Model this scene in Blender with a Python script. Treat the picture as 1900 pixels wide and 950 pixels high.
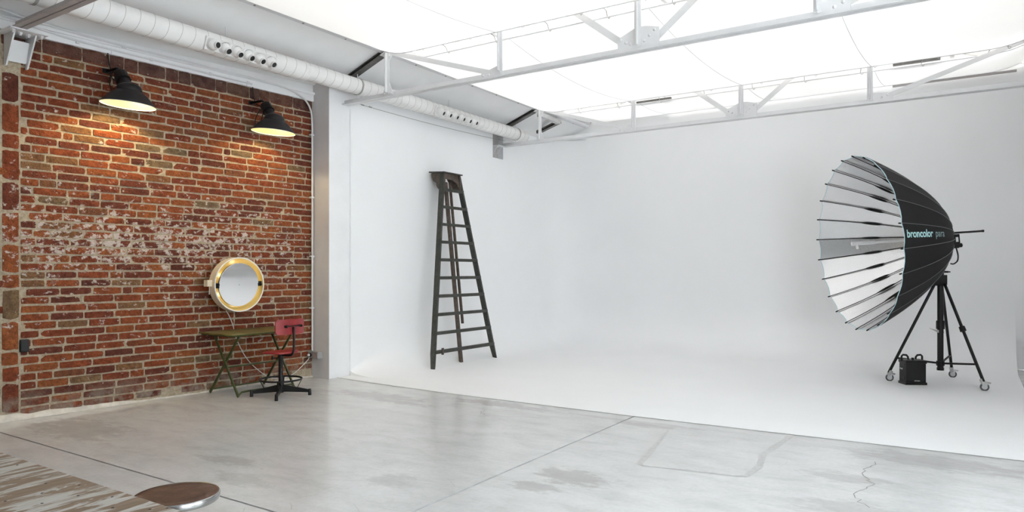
import bpy, math, random
from mathutils import Vector, Matrix, Quaternion, noise as mnoise
V = Vector
R = random.Random(7)
sc = bpy.context.scene
for o in list(bpy.data.objects):
    bpy.data.objects.remove(o)
COL = sc.collection

# ------------------------------------------------------------------ camera
YAW = math.radians(33.271)
CAM = V((7.65, 0.0, 1.45))
FPX = 1300.0
cd = bpy.data.cameras.new('camera')
cd.sensor_width = 36.0
cd.lens = 36.0 * FPX / 1900.0
cd.shift_y = 28.0 / 1900.0
cd.clip_start = 0.05
cam = bpy.data.objects.new('camera', cd)
cam.location = CAM
cam.rotation_euler = (math.pi / 2, 0, YAW)
COL.objects.link(cam)
sc.camera = cam
FW = V((-math.sin(YAW), math.cos(YAW), 0))
RT = V((math.cos(YAW), math.sin(YAW), 0))

# ------------------------------------------------------------------ world, exposure
w = bpy.data.worlds.new('overcast_sky')
sc.world = w
w.use_nodes = True
bg = w.node_tree.nodes['Background']
bg.inputs[0].default_value = (0.945, 0.972, 1.015, 1)
bg.inputs[1].default_value = 13.0
sc.view_settings.view_transform = 'Standard'
sc.view_settings.look = 'None'
sc.view_settings.gamma = 1.0
sc.view_settings.use_curve_mapping = False
sc.view_settings.exposure = 0.25
cy = sc.cycles
cy.use_denoising = True
cy.max_bounces = 10
cy.diffuse_bounces = 7
cy.glossy_bounces = 4
cy.transmission_bounces = 6
cy.transparent_max_bounces = 12
cy.caustics_reflective = True
cy.caustics_refractive = False
cy.sample_clamp_indirect = 8.0


# ------------------------------------------------------------------ materials
class NT:
    def __init__(s, name):
        s.m = bpy.data.materials.new(name)
        s.m.use_nodes = True
        s.t = s.m.node_tree
        s.b = s.t.nodes['Principled BSDF']
        s.out = s.t.nodes['Material Output']

    def n(s, typ, ins=None, **kw):
        nd = s.t.nodes.new(typ)
        for k, v in kw.items():
            setattr(nd, k, v)
        for k, v in (ins or {}).items():
            s.set(nd.inputs[k], v)
        return nd

    def set(s, sock, v):
        if isinstance(v, bpy.types.NodeSocket):
            s.t.links.new(v, sock)
        elif isinstance(v, (tuple, list)) and len(v) == 3 and sock.type == 'RGBA':
            sock.default_value = (*v, 1)
        else:
            sock.default_value = v

    def math(s, op, a, b=0.0, clamp=False):
        nd = s.n('ShaderNodeMath', operation=op, use_clamp=clamp)
        s.set(nd.inputs[0], a)
        s.set(nd.inputs[1], b)
        return nd.outputs[0]

    def mix(s, f, a, b, mode='MIX'):
        nd = s.n('ShaderNodeMix', data_type='RGBA', blend_type=mode)
        s.set(nd.inputs[0], f)
        s.set(nd.inputs[6], a)
        s.set(nd.inputs[7], b)
        return nd.outputs[2]

    def ramp(s, f, stops, interp='LINEAR'):
        nd = s.n('ShaderNodeValToRGB')
        cr = nd.color_ramp
        cr.interpolation = interp
        while len(cr.elements) < len(stops):
            cr.elements.new(0.5)
        for e, (p, c) in zip(cr.elements, stops):
            e.position = p
            e.color = (*c, 1) if isinstance(c, tuple) else (c, c, c, 1)
        s.set(nd.inputs[0], f)
        return nd.outputs[0]

    def pos(s):
        return s.n('ShaderNodeNewGeometry').outputs['Position']

    def obj(s):
        return s.n('ShaderNodeTexCoord').outputs['Object']

    def scale(s, vec, sc3):
        nd = s.n('ShaderNodeMapping')
        s.set(nd.inputs[0], vec)
        nd.inputs['Scale'].default_value = sc3
        return nd.outputs[0]

    def noise(s, vec, scale, detail=4.0, rough=0.55, dist=0.0):
        nd = s.n('ShaderNodeTexNoise', {'Vector': vec, 'Scale': scale, 'Detail': detail, 'Roughness': rough, 'Distortion': dist})
        return nd.outputs[0]

    def bump(s, h, strength=0.3, dist=0.01):
        nd = s.n('ShaderNodeBump', {'Height': h, 'Strength': strength, 'Distance': dist})
        s.t.links.new(nd.outputs[0], s.b.inputs['Normal'])

    def p(s, **kw):
        for k, v in kw.items():
            s.set(s.b.inputs[k.replace('_', ' ')], v)
        return s


def paint(name, col, rough=0.5, var=0.06, scale=9.0, metallic=0.0, bump=0.0, wear=None, wear_amt=0.55, spec=0.5):
    m = NT(name)
    ps = m.pos()
    nz = m.noise(ps, scale, 5)
    a = tuple(max(0, c * (1 - var)) for c in col)
    b = tuple(min(1, c * (1 + var)) for c in col)
    c = m.ramp(nz, [(0.3, a), (0.7, b)])
    if wear:
        f = m.ramp(m.noise(ps, scale * 5, 6, 0.65), [(wear_amt, 0.0), (wear_amt + 0.08, 1.0)])
        c = m.mix(f, c, wear)
    m.p(Base_Color=c, Roughness=rough, Metallic=metallic)
    m.b.inputs['Specular IOR Level'].default_value = spec
    if bump:
        m.bump(m.noise(ps, scale * 12, 4), bump, 0.004)
    return m.m


M = {}
M['cyc'] = paint('cyc_white', (0.865, 0.868, 0.878), 0.55, 0.012, 1.2, bump=0.03)
M['wall_white'] = paint('plaster_white', (0.82, 0.82, 0.83), 0.7, 0.03, 3.0, bump=0.15)
M['pillar_grey'] = paint('plaster_pillar', (0.62, 0.60, 0.60), 0.8, 0.05, 3.0, bump=0.25)
M['wall_grey'] = paint('grey_wall', (0.20, 0.195, 0.19), 0.8, 0.06, 2.0, bump=0.1)
M['ceil'] = paint('ceiling_white', (0.83, 0.83, 0.835), 0.8, 0.03, 2.0, bump=0.1)
M['steel_white'] = paint('white_painted_steel', (0.68, 0.68, 0.69), 0.4, 0.04, 6.0, wear=(0.55, 0.54, 0.53), wear_amt=0.68)
M['steel_grey'] = paint('dull_primed_steel', (0.40, 0.375, 0.37), 0.5, 0.08, 8.0)
M['steel_bare'] = paint('bare_steel', (0.10, 0.095, 0.09), 0.45, 0.3, 14.0, metallic=0.3, wear=(0.5, 0.5, 0.5), wear_amt=0.62)
M['duct'] = paint('duct_white', (0.78, 0.77, 0.76), 0.38, 0.03, 5.0)
M['duct_seam'] = paint('duct_seam', (0.36, 0.34, 0.32), 0.5, 0.05)
M['black'] = paint('black_metal', (0.007, 0.0068, 0.0075), 0.42, 0.2, 20.0, spec=0.35)
M['black_rough'] = paint('black_plastic', (0.009, 0.009, 0.010), 0.55, 0.2, 60.0, bump=0.1, spec=0.35)
M['blackfab'] = paint('black_fabric', (0.012, 0.0115, 0.0125), 0.75, 0.15, 60.0, spec=0.3)
M['hole'] = paint('dark_opening', (0.01, 0.01, 0.011), 0.6, 0.0)
M['seam_grey'] = paint('seam_grey', (0.16, 0.15, 0.16), 0.6, 0.05)
M['lamp'] = paint('charcoal_enamel', (0.012, 0.011, 0.0128), 0.42, 0.15, 12.0, spec=0.35)
M['enamel'] = paint('lamplit_enamel', (0.70, 0.58, 0.30), 0.35, 0.02)  # white lining, with the yellow of the lamplight put into its colour
M['cream'] = paint('cream_plastic', (0.72, 0.63, 0.48), 0.42, 0.03)
M['gold'] = paint('gold_reflector', (0.60, 0.41, 0.12), 0.35, 0.04)
M['whitetrim'] = paint('white_rim', (0.82, 0.82, 0.76), 0.35, 0.02)
M['chrome'] = paint('chrome', (0.42, 0.42, 0.42), 0.22, 0.03, metallic=1.0)
M['zinc'] = paint('zinc_metal', (0.5, 0.5, 0.5), 0.35, 0.08, metallic=0.8)
M['green'] = paint('green_paint', (0.060, 0.075, 0.022), 0.38, 0.2, 14.0, wear=(0.10, 0.085, 0.06), wear_amt=0.64)
M['greentop'] = paint('green_tabletop', (0.135, 0.115, 0.030), 0.30, 0.35, 7.0, wear=(0.05, 0.045, 0.02), wear_amt=0.63)
M['red'] = paint('red_wood', (0.30, 0.022, 0.025), 0.42, 0.2, 12.0, wear=(0.10, 0.02, 0.02), wear_amt=0.64)
M['ladder'] = paint('ladder_wood', (0.030, 0.034, 0.028), 0.6, 0.4, 16.0, wear=(0.10, 0.075, 0.055), wear_amt=0.56)
M['ladder_raw'] = paint('ladder_worn_wood', (0.075, 0.055, 0.043), 0.65, 0.4, 18.0, wear=(0.22, 0.12, 0.07), wear_amt=0.6)
M['cable_white'] = paint('white_cable', (0.72, 0.70, 0.68), 0.5, 0.02)
M['rubber'] = paint('grey_rubber', (0.08, 0.08, 0.085), 0.6, 0.05)
M['socket'] = paint('socket_grey', (0.34, 0.34, 0.34), 0.45, 0.05)
M['groove'] = paint('joint_dark', (0.06, 0.055, 0.05), 0.9, 0.2)
M['joint'] = paint('saw_cut', (0.022, 0.02, 0.018), 0.95, 0.2)
M['plaster'] = paint('base_plaster', (0.62, 0.57, 0.50), 0.9, 0.15, 14.0, bump=0.5)
M['residue'] = paint('tape_residue', (0.50, 0.495, 0.49), 0.42, 0.15, 25.0)
M['scratch'] = paint('scratch_mark', (0.29, 0.28, 0.27), 0.4, 0.15, 25.0)
M['crack'] = paint('crack_mark', (0.17, 0.155, 0.14), 0.8, 0.2, 25.0)
M['lettering'] = paint('pale_lettering', (0.45, 0.72, 0.72), 0.6, 0.02)
M['lettering_dim'] = paint('dim_lettering', (0.25, 0.36, 0.36), 0.6, 0.02)
M['lettering_white'] = paint('white_lettering', (0.8, 0.8, 0.8), 0.6, 0.02)
M['piping'] = paint('pale_blue_piping', (0.45, 0.66, 0.72), 0.5, 0.02)
M['silver_bar'] = paint('satin_aluminium', (0.78, 0.78, 0.78), 0.28, 0.03, metallic=0.7)
M['tie'] = paint('grey_tie', (0.30, 0.29, 0.28), 0.6, 0.05)
M['seamline'] = paint('fabric_seam', (0.66, 0.66, 0.68), 0.8, 0.02)


def mk_mirror():
    m = NT('mirror_glass')
    m.p(Base_Color=(0.95, 0.955, 0.96), Metallic=1.0, Roughness=0.05)
    m.bump(m.noise(m.pos(), 2.0, 1), 0.01, 0.01)
    return m.m
M['mirror'] = mk_mirror()


def mk_fabric():
    m = NT('ceiling_fabric')
    t = m.t
    c = m.ramp(m.noise(m.pos(), 0.8, 3), [(0.3, (0.86, 0.87, 0.885)), (0.7, (0.89, 0.895, 0.905))])
    d = m.n('ShaderNodeBsdfDiffuse', {'Color': c})
    tr = m.n('ShaderNodeBsdfTranslucent', {'Color': c})
    mx = m.n('ShaderNodeMixShader', {0: 0.50, 1: d.outputs[0], 2: tr.outputs[0]})
    t.links.new(mx.outputs[0], m.out.inputs[0])
    return m.m
M['fabric'] = mk_fabric()


def mk_skylight():
    m = NT('skylight_polycarbonate')
    t = m.t
    x = m.n('ShaderNodeSeparateXYZ', {0: m.pos()}).outputs[1]
    s = m.math('SINE', m.math('MULTIPLY', x, 60.0))
    c = m.ramp(s, [(0.0, (0.345, 0.335, 0.315)), (1.0, (0.37, 0.365, 0.35))])
    tp = m.n('ShaderNodeBsdfTransparent', {'Color': c})
    tl = m.n('ShaderNodeBsdfTranslucent', {'Color': c})
    mx = m.n('ShaderNodeMixShader', {0: 0.25, 1: tp.outputs[0], 2: tl.outputs[0]})
    t.links.new(mx.outputs[0], m.out.inputs[0])
    return m.m
M['skylight'] = mk_skylight()


def mk_glass():
    m = NT('window_glass')
    m.p(Base_Color=(0.9, 0.93, 0.93), Roughness=0.0, IOR=1.45)
    tp = m.n('ShaderNodeBsdfTransparent', {'Color': (0.9, 0.93, 0.93)})
    mx = m.n('ShaderNodeMixShader', {0: 0.9, 1: m.b.outputs[0], 2: tp.outputs[0]})
    m.t.links.new(mx.outputs[0], m.out.inputs[0])
    return m.m
M['glass'] = mk_glass()


def mk_silver():
    m = NT('silver_lining')
    o = m.obj()
    g = m.noise(m.scale(o, (40, 40, 160)), 6.0, 4)
    c = m.ramp(g, [(0.25, (0.70, 0.70, 0.71)), (0.75, (0.86, 0.86, 0.87))])
    m.p(Base_Color=c, Metallic=1.0, Roughness=m.ramp(g, [(0.2, 0.22), (0.8, 0.34)]))
    m.bump(g, 0.12, 0.003)
    return m.m
M['silver'] = mk_silver()


def mk_brick(name, base_shift=0.0):
    m = NT(name)
    ps = m.pos()
    rnd = m.n('ShaderNodeObjectInfo').outputs['Random']
    at = m.n('ShaderNodeAttribute', attribute_name='tone').outputs['Fac']
    tone = m.math('FRACT', m.math('ADD', m.math('ADD', rnd, at), base_shift))
    c = m.ramp(tone, [(0.0, (0.125, 0.036, 0.024)), (0.18, (0.17, 0.042, 0.024)), (0.36, (0.235, 0.052, 0.022)),
                      (0.58, (0.275, 0.068, 0.025)), (0.76, (0.30, 0.088, 0.030)), (0.86, (0.18, 0.044, 0.026)),
                      (0.94, (0.235, 0.105, 0.046)), (1.0, (0.185, 0.120, 0.070))])
    n1 = m.noise(ps, 26.0, 6, 0.62)
    c = m.mix(1.0, c, m.ramp(n1, [(0.25, 0.50), (0.5, 0.95), (0.78, 1.35)]), 'MULTIPLY')
    hue = m.noise(ps, 11.0, 3)
    c = m.mix(1.0, c, m.ramp(hue, [(0.3, (0.8, 0.78, 0.85)), (0.7, (1.12, 1.2, 1.1))]), 'MULTIPLY')
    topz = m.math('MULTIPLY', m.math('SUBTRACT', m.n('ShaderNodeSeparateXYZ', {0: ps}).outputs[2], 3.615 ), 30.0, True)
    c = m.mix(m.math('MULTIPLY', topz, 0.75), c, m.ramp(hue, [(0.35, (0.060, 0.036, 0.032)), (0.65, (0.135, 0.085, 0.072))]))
    dk = m.ramp(m.noise(ps, 70.0, 3), [(0.28, 0.35), (0.42, 1.0)])
    c = m.mix(1.0, c, dk, 'MULTIPLY')
    # old whitewash: flecks all over, a dense band at chest to head height, fading elsewhere
    z = m.n('ShaderNodeSeparateXYZ', {0: ps}).outputs[2]
    y = m.n('ShaderNodeSeparateXYZ', {0: ps}).outputs[1]
    band = m.math('MULTIPLY', m.math('ABSOLUTE', m.math('SUBTRACT', z, 1.78)), 1.25)
    band = m.math('SUBTRACT', 1.0, band, True)
    ylim = m.math('SUBTRACT', 1.25, m.math('MULTIPLY', m.math('ABSOLUTE', m.math('SUBTRACT', y, 4.2)), 0.35), True)
    band = m.math('MULTIPLY', band, ylim)
    big = m.noise(ps, 3.2, 3)
    band = m.math('MULTIPLY', band, m.ramp(big, [(0.3, 0.35), (0.6, 1.0)]))
    fleck = m.noise(m.scale(ps, (1, 1, 1.35)), 12.5, 8, 0.70, 0.25)
    thr = m.math('SUBTRACT', 0.612, m.math('MULTIPLY', band, 0.150))
    f = m.math('MULTIPLY', m.math('SUBTRACT', fleck, thr), 18.0, True)
    c = m.mix(m.math('MULTIPLY', f, 0.88), c, (0.62, 0.54, 0.49))
    # grey cement smears
    gs = m.math('MULTIPLY', m.math('SUBTRACT', m.noise(ps, 6.5, 5, 0.6), 0.66), 16.0, True)
    c = m.mix(m.math('MULTIPLY', gs, 0.7), c, (0.27, 0.245, 0.225))
    low = m.math('MULTIPLY', m.math('SUBTRACT', 0.32, z), 4.0, True)
    lowf = m.math('MULTIPLY', low, m.ramp(m.noise(ps, 9.0, 5), [(0.4, 0.0), (0.62, 0.85)]))
    c = m.mix(lowf, c, (0.30, 0.25, 0.20))
    m.p(Base_Color=c, Roughness=0.88)
    m.b.inputs['Specular IOR Level'].default_value = 0.25
    m.bump(m.math('ADD', m.noise(ps, 38.0, 6, 0.65), m.math('MULTIPLY', n1, 0.8)), 1.0, 0.02)
    return m.m
M['brick'] = mk_brick('old_red_brick')


def mk_mortar():
    m = NT('sand_mortar')
    ps = m.pos()
    n1 = m.noise(ps, 30.0, 6, 0.65)
    c = m.ramp(n1, [(0.25, (0.25, 0.195, 0.135)), (0.5, (0.43, 0.35, 0.25)), (0.75, (0.55, 0.47, 0.36))])
    m.p(Base_Color=c, Roughness=0.95)
    m.b.inputs['Specular IOR Level'].default_value = 0.2
    m.bump(m.noise(ps, 60.0, 5, 0.7), 0.8, 0.012)
    return m.m
M['mortar'] = mk_mortar()


def mk_concrete():
    m = NT('polished_concrete')
    ps = m.pos()
    big = m.noise(ps, 0.55, 5, 0.6)
    mid = m.noise(m.scale(ps, (1.0, 2.2, 1.0)), 2.6, 7, 0.62, 0.4)
    fine = m.noise(ps, 28.0, 5, 0.65)
    c = m.ramp(mid, [(0.25, (0.555, 0.553, 0.547)), (0.5, (0.65, 0.65, 0.646)), (0.75, (0.71, 0.71, 0.71))])
    c = m.mix(1.0, c, m.ramp(big, [(0.3, (0.86, 0.855, 0.845)), (0.65, (1.0, 1.0, 1.0))]), 'MULTIPLY')
    c = m.mix(1.0, c, m.ramp(fine, [(0.3, 0.93), (0.6, 1.0)]), 'MULTIPLY')
    edge = m.noise(m.scale(ps, (1.0, 2.0, 1.0)), 5.0, 6, 0.7)
    total = None
    for (x, y, rx, ry, a) in STAINS:
        d = m.n('ShaderNodeVectorMath', operation='SUBTRACT')
        m.set(d.inputs[0], ps)
        d.inputs[1].default_value = (x, y, 0)
        d2 = m.n('ShaderNodeVectorMath', operation='MULTIPLY')
        m.set(d2.inputs[0], d.outputs[0])
        d2.inputs[1].default_value = (1 / rx, 1 / ry, 0)
        ln = m.n('ShaderNodeVectorMath', operation='LENGTH')
        m.set(ln.inputs[0], d2.outputs[0])
        k = m.math('ADD', ln.outputs['Value'], m.math('MULTIPLY', m.math('SUBTRACT', edge, 0.5), 2.6))
        f = m.math('MULTIPLY', m.math('SUBTRACT', 1.0, k), 2.2 , True)
        f = m.math('MULTIPLY', f, a)
        total = f if total is None else m.math('MAXIMUM', total, f)
    c = m.mix(total, c, (0.30, 0.28, 0.26))
    m.p(Base_Color=c, Roughness=0.18)
    m.b.inputs['Specular IOR Level'].default_value = 0.55
    m.bump(fine, 0.03, 0.003)
    return m.m
STAINS = [(1.9, 5.95, 0.75, 0.22, 0.55), (2.35, 5.8, 0.5, 0.12, 0.5), (3.35, 6.3, 0.7, 0.16, 0.6), (5.3, 4.35, 0.34, 0.22, 0.55),
          (5.2, 4.02, 0.2, 0.12, 0.5), (5.05, 6.2, 0.4, 0.1, 0.45), (2.9, 3.3, 0.35, 0.12, 0.35), (3.4, 3.05, 0.3, 0.12, 0.3),
          (4.3, 3.6, 0.18, 0.2, 0.3), (6.9, 5.4, 0.35, 0.15, 0.35), (7.4, 6.2, 0.7, 0.25, 0.35), (4.9, 6.3, 0.9, 0.07, 0.3),
          (0.8, 3.2, 0.8, 0.35, 0.35), (7.0, 4.7, 0.3, 0.2, 0.3)]
M['concrete'] = mk_concrete()


def mk_plywood():
    m = NT('weathered_plywood')
    ps = m.pos()
    # grain runs along Y; worn white paint flakes stretched with it
    g = m.noise(m.scale(ps, (19.0, 3.2, 1.0)), 1.0, 7, 0.66, 1.1)
    fine = m.noise(m.scale(ps, (160.0, 10.0, 1.0)), 1.0, 4, 0.6)
    wood = m.ramp(fine, [(0.3, (0.155, 0.105, 0.066)), (0.7, (0.25, 0.18, 0.122))])
    f = m.ramp(g, [(0.49, 0.0), (0.535, 1.0)])
    c = m.mix(f, wood, m.ramp(fine, [(0.3, (0.35, 0.32, 0.28)), (0.7, (0.48, 0.455, 0.42))]))
    m.p(Base_Color=c, Roughness=0.75)
    m.bump(g, 0.2, 0.004)
    return m.m
M['plywood'] = mk_plywood()


def mk_leather():
    m = NT('brown_seat_pad')
    ps = m.pos()
    n1 = m.noise(ps, 14.0, 7, 0.7)
    c = m.ramp(n1, [(0.3, (0.05, 0.024, 0.017)), (0.55, (0.10, 0.052, 0.037)), (0.8, (0.19, 0.125, 0.10))])
    m.p(Base_Color=c, Roughness=0.38)
    m.b.inputs['Specular IOR Level'].default_value = 0.35
    m.bump(m.noise(ps, 90, 4), 0.2, 0.003)
    return m.m
M['seatpad'] = mk_leather()


def mk_emit(name, col, st):
    m = NT(name)
    m.p(Base_Color=col, Roughness=0.4)
    m.set(m.b.inputs['Emission Color'], col)
    m.b.inputs['Emission Strength'].default_value = st
    return m.m
M['bulb'] = mk_emit('glowing_bulb', (1.0, 0.82, 0.52), 6.0)


# ------------------------------------------------------------------ mesh helpers
ORG = {}


def frame_z(d, hint=None):
    d = V(d).normalized()
    h = hint or (V((0, 0, 1)) if abs(d.z) < 0.95 else V((1, 0, 0)))
    a = h.cross(d).normalized()
    b = d.cross(a)
    return a, b, d


class MB:
    def __init__(s):
        s.v, s.f = [], []

    def add(s, vs, fs):
        k = len(s.v)
        s.v += [V(p) for p in vs]
        s.f += [tuple(i + k for i in f) for f in fs]
        return s

    def box(s, c, size, rot=None):
        hx, hy, hz = (d / 2 for d in size)
        vs = [V((x, y, z)) for x in (-hx, hx) for y in (-hy, hy) for z in (-hz, hz)]
        if rot is not None:
            vs = [rot @ p for p in vs]
        vs = [p + V(c) for p in vs]
        return s.add(vs, [(0, 1, 3, 2), (4, 6, 7, 5), (0, 4, 5, 1), (2, 3, 7, 6), (0, 2, 6, 4), (1, 5, 7, 3)])

    def bb(s, x0, x1, y0, y1, z0, z1):
        return s.box(((x0 + x1) / 2, (y0 + y1) / 2, (z0 + z1) / 2), (x1 - x0, y1 - y0, z1 - z0))

    def bar(s, a, b, wdt, hgt, hint=None):
        """rectangular bar from a to b; hgt along the hint side"""
        a, b = V(a), V(b)
        x, y, d = frame_z(b - a, hint and V(hint))
        vs = []
        for p in (a, b):
            for sx, sy in ((-1, -1), (1, -1), (1, 1), (-1, 1)):
                vs.append(p + x * sx * wdt / 2 + y * sy * hgt / 2)
        return s.add(vs, [(3, 2, 1, 0), (4, 5, 6, 7)] + [(i, (i + 1) % 4, 4 + (i + 1) % 4, 4 + i) for i in range(4)])

    def tube(s, pts, r, n=10, cap=True, closed=False):
        pts = [V(p) for p in pts]
        m = len(pts)
        rs = r if isinstance(r, (list, tuple)) else [r] * m
        prev = None
        rings = []
        for i, p in enumerate(pts):
            if closed:
                d = (pts[(i + 1) % m] - pts[i - 1])
            else:
                d = pts[min(i + 1, m - 1)] - pts[max(i - 1, 0)]
            d.normalize()
            if prev is None:
                a, b, _ = frame_z(d)
            else:
                a = (prev - d * prev.dot(d)).normalized()
                b = d.cross(a)
            prev = a
            rings.append([p + (a * math.cos(t) + b * math.sin(t)) * rs[i] for t in (2 * math.pi * k / n for k in range(n))])
        vs = [q for rg in rings for q in rg]
        fs = []
        for i in range(m if closed else m - 1):
            j = (i + 1) % m
            for k in range(n):
                l = (k + 1) % n
                fs.append((i * n + k, i * n + l, j * n + l, j * n + k))
        if cap and not closed:
            fs.append(tuple(range(n - 1, -1, -1)))
            fs.append(tuple((m - 1) * n + k for k in range(n)))
        return s.add(vs, fs)

    def lathe(s, prof, org, axis=(0, 0, 1), n=32, cap0=False, cap1=False):
        """prof: list of (radius, height along axis)"""
        a, b, d = frame_z(axis)
        o = V(org)
        vs = []
        for r, h in prof:
            for k in range(n):
                t = 2 * math.pi * k / n
                vs.append(o + d * h + (a * math.cos(t) + b * math.sin(t)) * r)
        fs = []
        for i in range(len(prof) - 1):
            for k in range(n):
                l = (k + 1) % n
                fs.append((i * n + k, i * n + l, (i + 1) * n + l, (i + 1) * n + k))
        if cap0:
            fs.append(tuple(range(n - 1, -1, -1)))
        if cap1:
            fs.append(tuple((len(prof) - 1) * n + k for k in range(n)))
        return s.add(vs, fs)

    def prism(s, outline, ex):
        """outline: list of 3d points in a plane; extruded by vector ex"""
        k = len(outline)
        ex = V(ex)
        vs = [V(p) for p in outline] + [V(p) + ex for p in outline]
        return s.add(vs, [tuple(range(k - 1, -1, -1)), tuple(range(k, 2 * k))] + [(i, (i + 1) % k, k + (i + 1) % k, k + i) for i in range(k)])

    def grid(s, fn, nu, nv):
        vs = [fn(i / nu, j / nv) for j in range(nv + 1) for i in range(nu + 1)]
        fs = [(j * (nu + 1) + i, j * (nu + 1) + i + 1, (j + 1) * (nu + 1) + i + 1, (j + 1) * (nu + 1) + i) for j in range(nv) for i in range(nu)]
        return s.add(vs, fs)


def link(o, parent=None):
    COL.objects.link(o)
    if parent is not None:
        o.parent = parent


def build(mb, name, mat, parent=None, smooth=40, bevel=0.0, org=None, fix=True):
    me = bpy.data.meshes.new(name)
    o0 = ORG.get(parent, V((0, 0, 0))) if parent is not None else (V(org) if org is not None else V((0, 0, 0)))
    me.from_pydata([tuple(p - o0) for p in mb.v], [], mb.f)
    if fix:
        import bmesh
        bm = bmesh.new()
        bm.from_mesh(me)
        bmesh.ops.recalc_face_normals(bm, faces=bm.faces)
        bm.to_mesh(me)
        bm.free()
    me.materials.append(M[mat] if isinstance(mat, str) else mat)
    if smooth:
        me.polygons.foreach_set('use_smooth', [True] * len(me.polygons))
        me.set_sharp_from_angle(angle=math.radians(smooth))
    me.update()
    o = bpy.data.objects.new(name, me)
    link(o, parent)
    if parent is None:
        o.location = o0
        ORG[o] = o0
    else:
        ORG[o] = o0
    if bevel:
        bv = o.modifiers.new('bevel', 'BEVEL')
        bv.width = bevel
        bv.segments = 2
        bv.limit_method = 'ANGLE'
        bv.angle_limit = math.radians(40)
    return o


def thing(name, label, cat, loc, group=None):
    o = bpy.data.objects.new(name, None)
    o.empty_display_size = 0.1
    o.location = loc
    o['label'] = label
    o['category'] = cat
    if group:
        o['group'] = group
    link(o)
    ORG[o] = V(loc)
    return o


def tag(o, label, cat, group=None):
    o['label'] = label
    o['category'] = cat
    if group:
        o['group'] = group
    return o


def struct(o, label=None):
    o['kind'] = 'structure'
    if label:
        o['label'] = label
    return o


def bez(p0, p1, p2, p3, n=12):
    p0, p1, p2, p3 = V(p0), V(p1), V(p2), V(p3)
    return [p0 * (1 - t) ** 3 + p1 * 3 * t * (1 - t) ** 2 + p2 * 3 * t * t * (1 - t) + p3 * t ** 3 for t in (i / n for i in range(n + 1))]


def spline(pts, n=8):
    """catmull-rom through the points"""
    P = [V(p) for p in pts]
    P = [P[0] * 2 - P[1]] + P + [P[-1] * 2 - P[-2]]
    out = []
    for i in range(1, len(P) - 2):
        for k in range(n):
            t = k / n
            a, b, c, d = P[i - 1], P[i], P[i + 1], P[i + 2]
            out.append(0.5 * ((2 * b) + (c - a) * t + (2 * a - 5 * b + 4 * c - d) * t * t + (3 * b - a - 3 * c + d) * t ** 3))
    out.append(P[-2])
    return out


# ================================================================== SETTING
YB = 12.70           # back wall
XR = 9.62            # right wall
YF = -3.4            # wall behind the camera
RS = 0.361           # roof slope


def roof_z(x):
    return 3.94 + RS * x if x <= 4.76 else 3.94 + RS * (9.52 - x)


# ---- floor: base with four concrete slabs parted by saw-cut joints
floor = struct(build(MB().bb(-0.5, XR + 0.1, YF, YB + 0.1, -0.10, -0.012), 'floor', 'joint', smooth=0), 'grey polished concrete floor cut by two straight joints')
JX, JY, G = 4.832, 2.742, 0.0085
for (x0, x1, y0, y1) in ((-0.5, JX - G, YF, JY - G), (JX + G, XR, YF, JY - G), (-0.5, JX - G, JY + G, YB), (JX + G, XR, JY + G, YB)):
    build(MB().bb(x0, x1, y0, y1, -0.03, 0.0), 'concrete_slab', 'concrete', floor, smooth=0)


def strip(mb, pts, wd, z=0.0012):
    pts = [V((p[0], p[1], z)) for p in pts]
    L = []
    for i, p in enumerate(pts):
        d = (pts[min(i + 1, len(pts) - 1)] - pts[max(i - 1, 0)]).normalized()
        nrm = V((-d.y, d.x, 0))
        ww = wd[i] if isinstance(wd, list) else wd
        L += [p + nrm * ww / 2, p - nrm * ww / 2]
    return mb.add(L, [(2 * i, 2 * i + 1, 2 * i + 3, 2 * i + 2) for i in range(len(pts) - 1)])


# faded tape residue marking a set on the floor
for pts, wd in (([(5.33, 6.15), (5.42, 5.7), (5.50, 5.25), (5.56, 4.91)], [0.02, 0.035, 0.05, 0.05]),
                ([(5.58, 4.90), (5.95, 4.97), (6.31, 5.02)], [0.02, 0.03, 0.03]),
                ([(6.31, 5.02), (6.33, 5.4), (6.27, 5.7), (6.30, 6.1), (6.32, 6.50)], 0.05)):
    build(strip(MB(), pts, wd), 'tape_residue', 'residue', floor, smooth=0, fix=False)
for seed, pts in ((1, [(7.05, 5.95), (6.98, 5.6), (7.1, 5.3), (7.0, 5.0), (7.13, 4.75)]), (2, [(7.28, 4.75), (7.22, 4.55), (7.3, 4.3), (7.27, 4.0)]), (3, [(3.42, 5.95), (3.45, 5.8), (3.58, 5.75), (4.3, 6.0)])):
    rr = random.Random(seed)
    q = []
    for a, b in zip(pts[:-1], pts[1:]):
        for k in range(6):
            t = k / 6
            q.append((a[0] + (b[0] - a[0]) * t + rr.uniform(-.022, .022), a[1] + (b[1] - a[1]) * t + rr.uniform(-.02, .02)))
    build(strip(MB(), q, 0.0055), 'floor_crack', 'crack', floor, smooth=0, fix=False)
mb = MB()
rs = random.Random(11)
for k in range(330):
    x, y = rs.uniform(0.9, 8.6), rs.uniform(2.2, 6.3)
    a = rs.gauss(0.35, 0.7)
    L = rs.choice((0.05, 0.08, 0.12, 0.18, 0.3))
    c = rs.uniform(-0.6, 0.6)
    q = []
    for i in range(5):
        q.append((x, y))
        x += math.cos(a) * L / 4
        y += math.sin(a) * L / 4
        a += c / 4
    strip(mb, q, rs.choice((0.002, 0.003, 0.004)), 0.001)
for (a, b) in (((2.0, 4.1), (3.1, 4.75)), ((2.9, 5.1), (4.4, 5.55)), ((0.7, 3.5), (3.0, 3.7)), ((3.35, 3.1), (4.7, 3.75))):
    strip(mb, [V((*a, 0)).lerp(V((*b, 0)), i / 6) for i in range(7)], 0.004, 0.001)
o = build(mb, 'floor_scratches', 'scratch', floor, smooth=0, fix=False)
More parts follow.
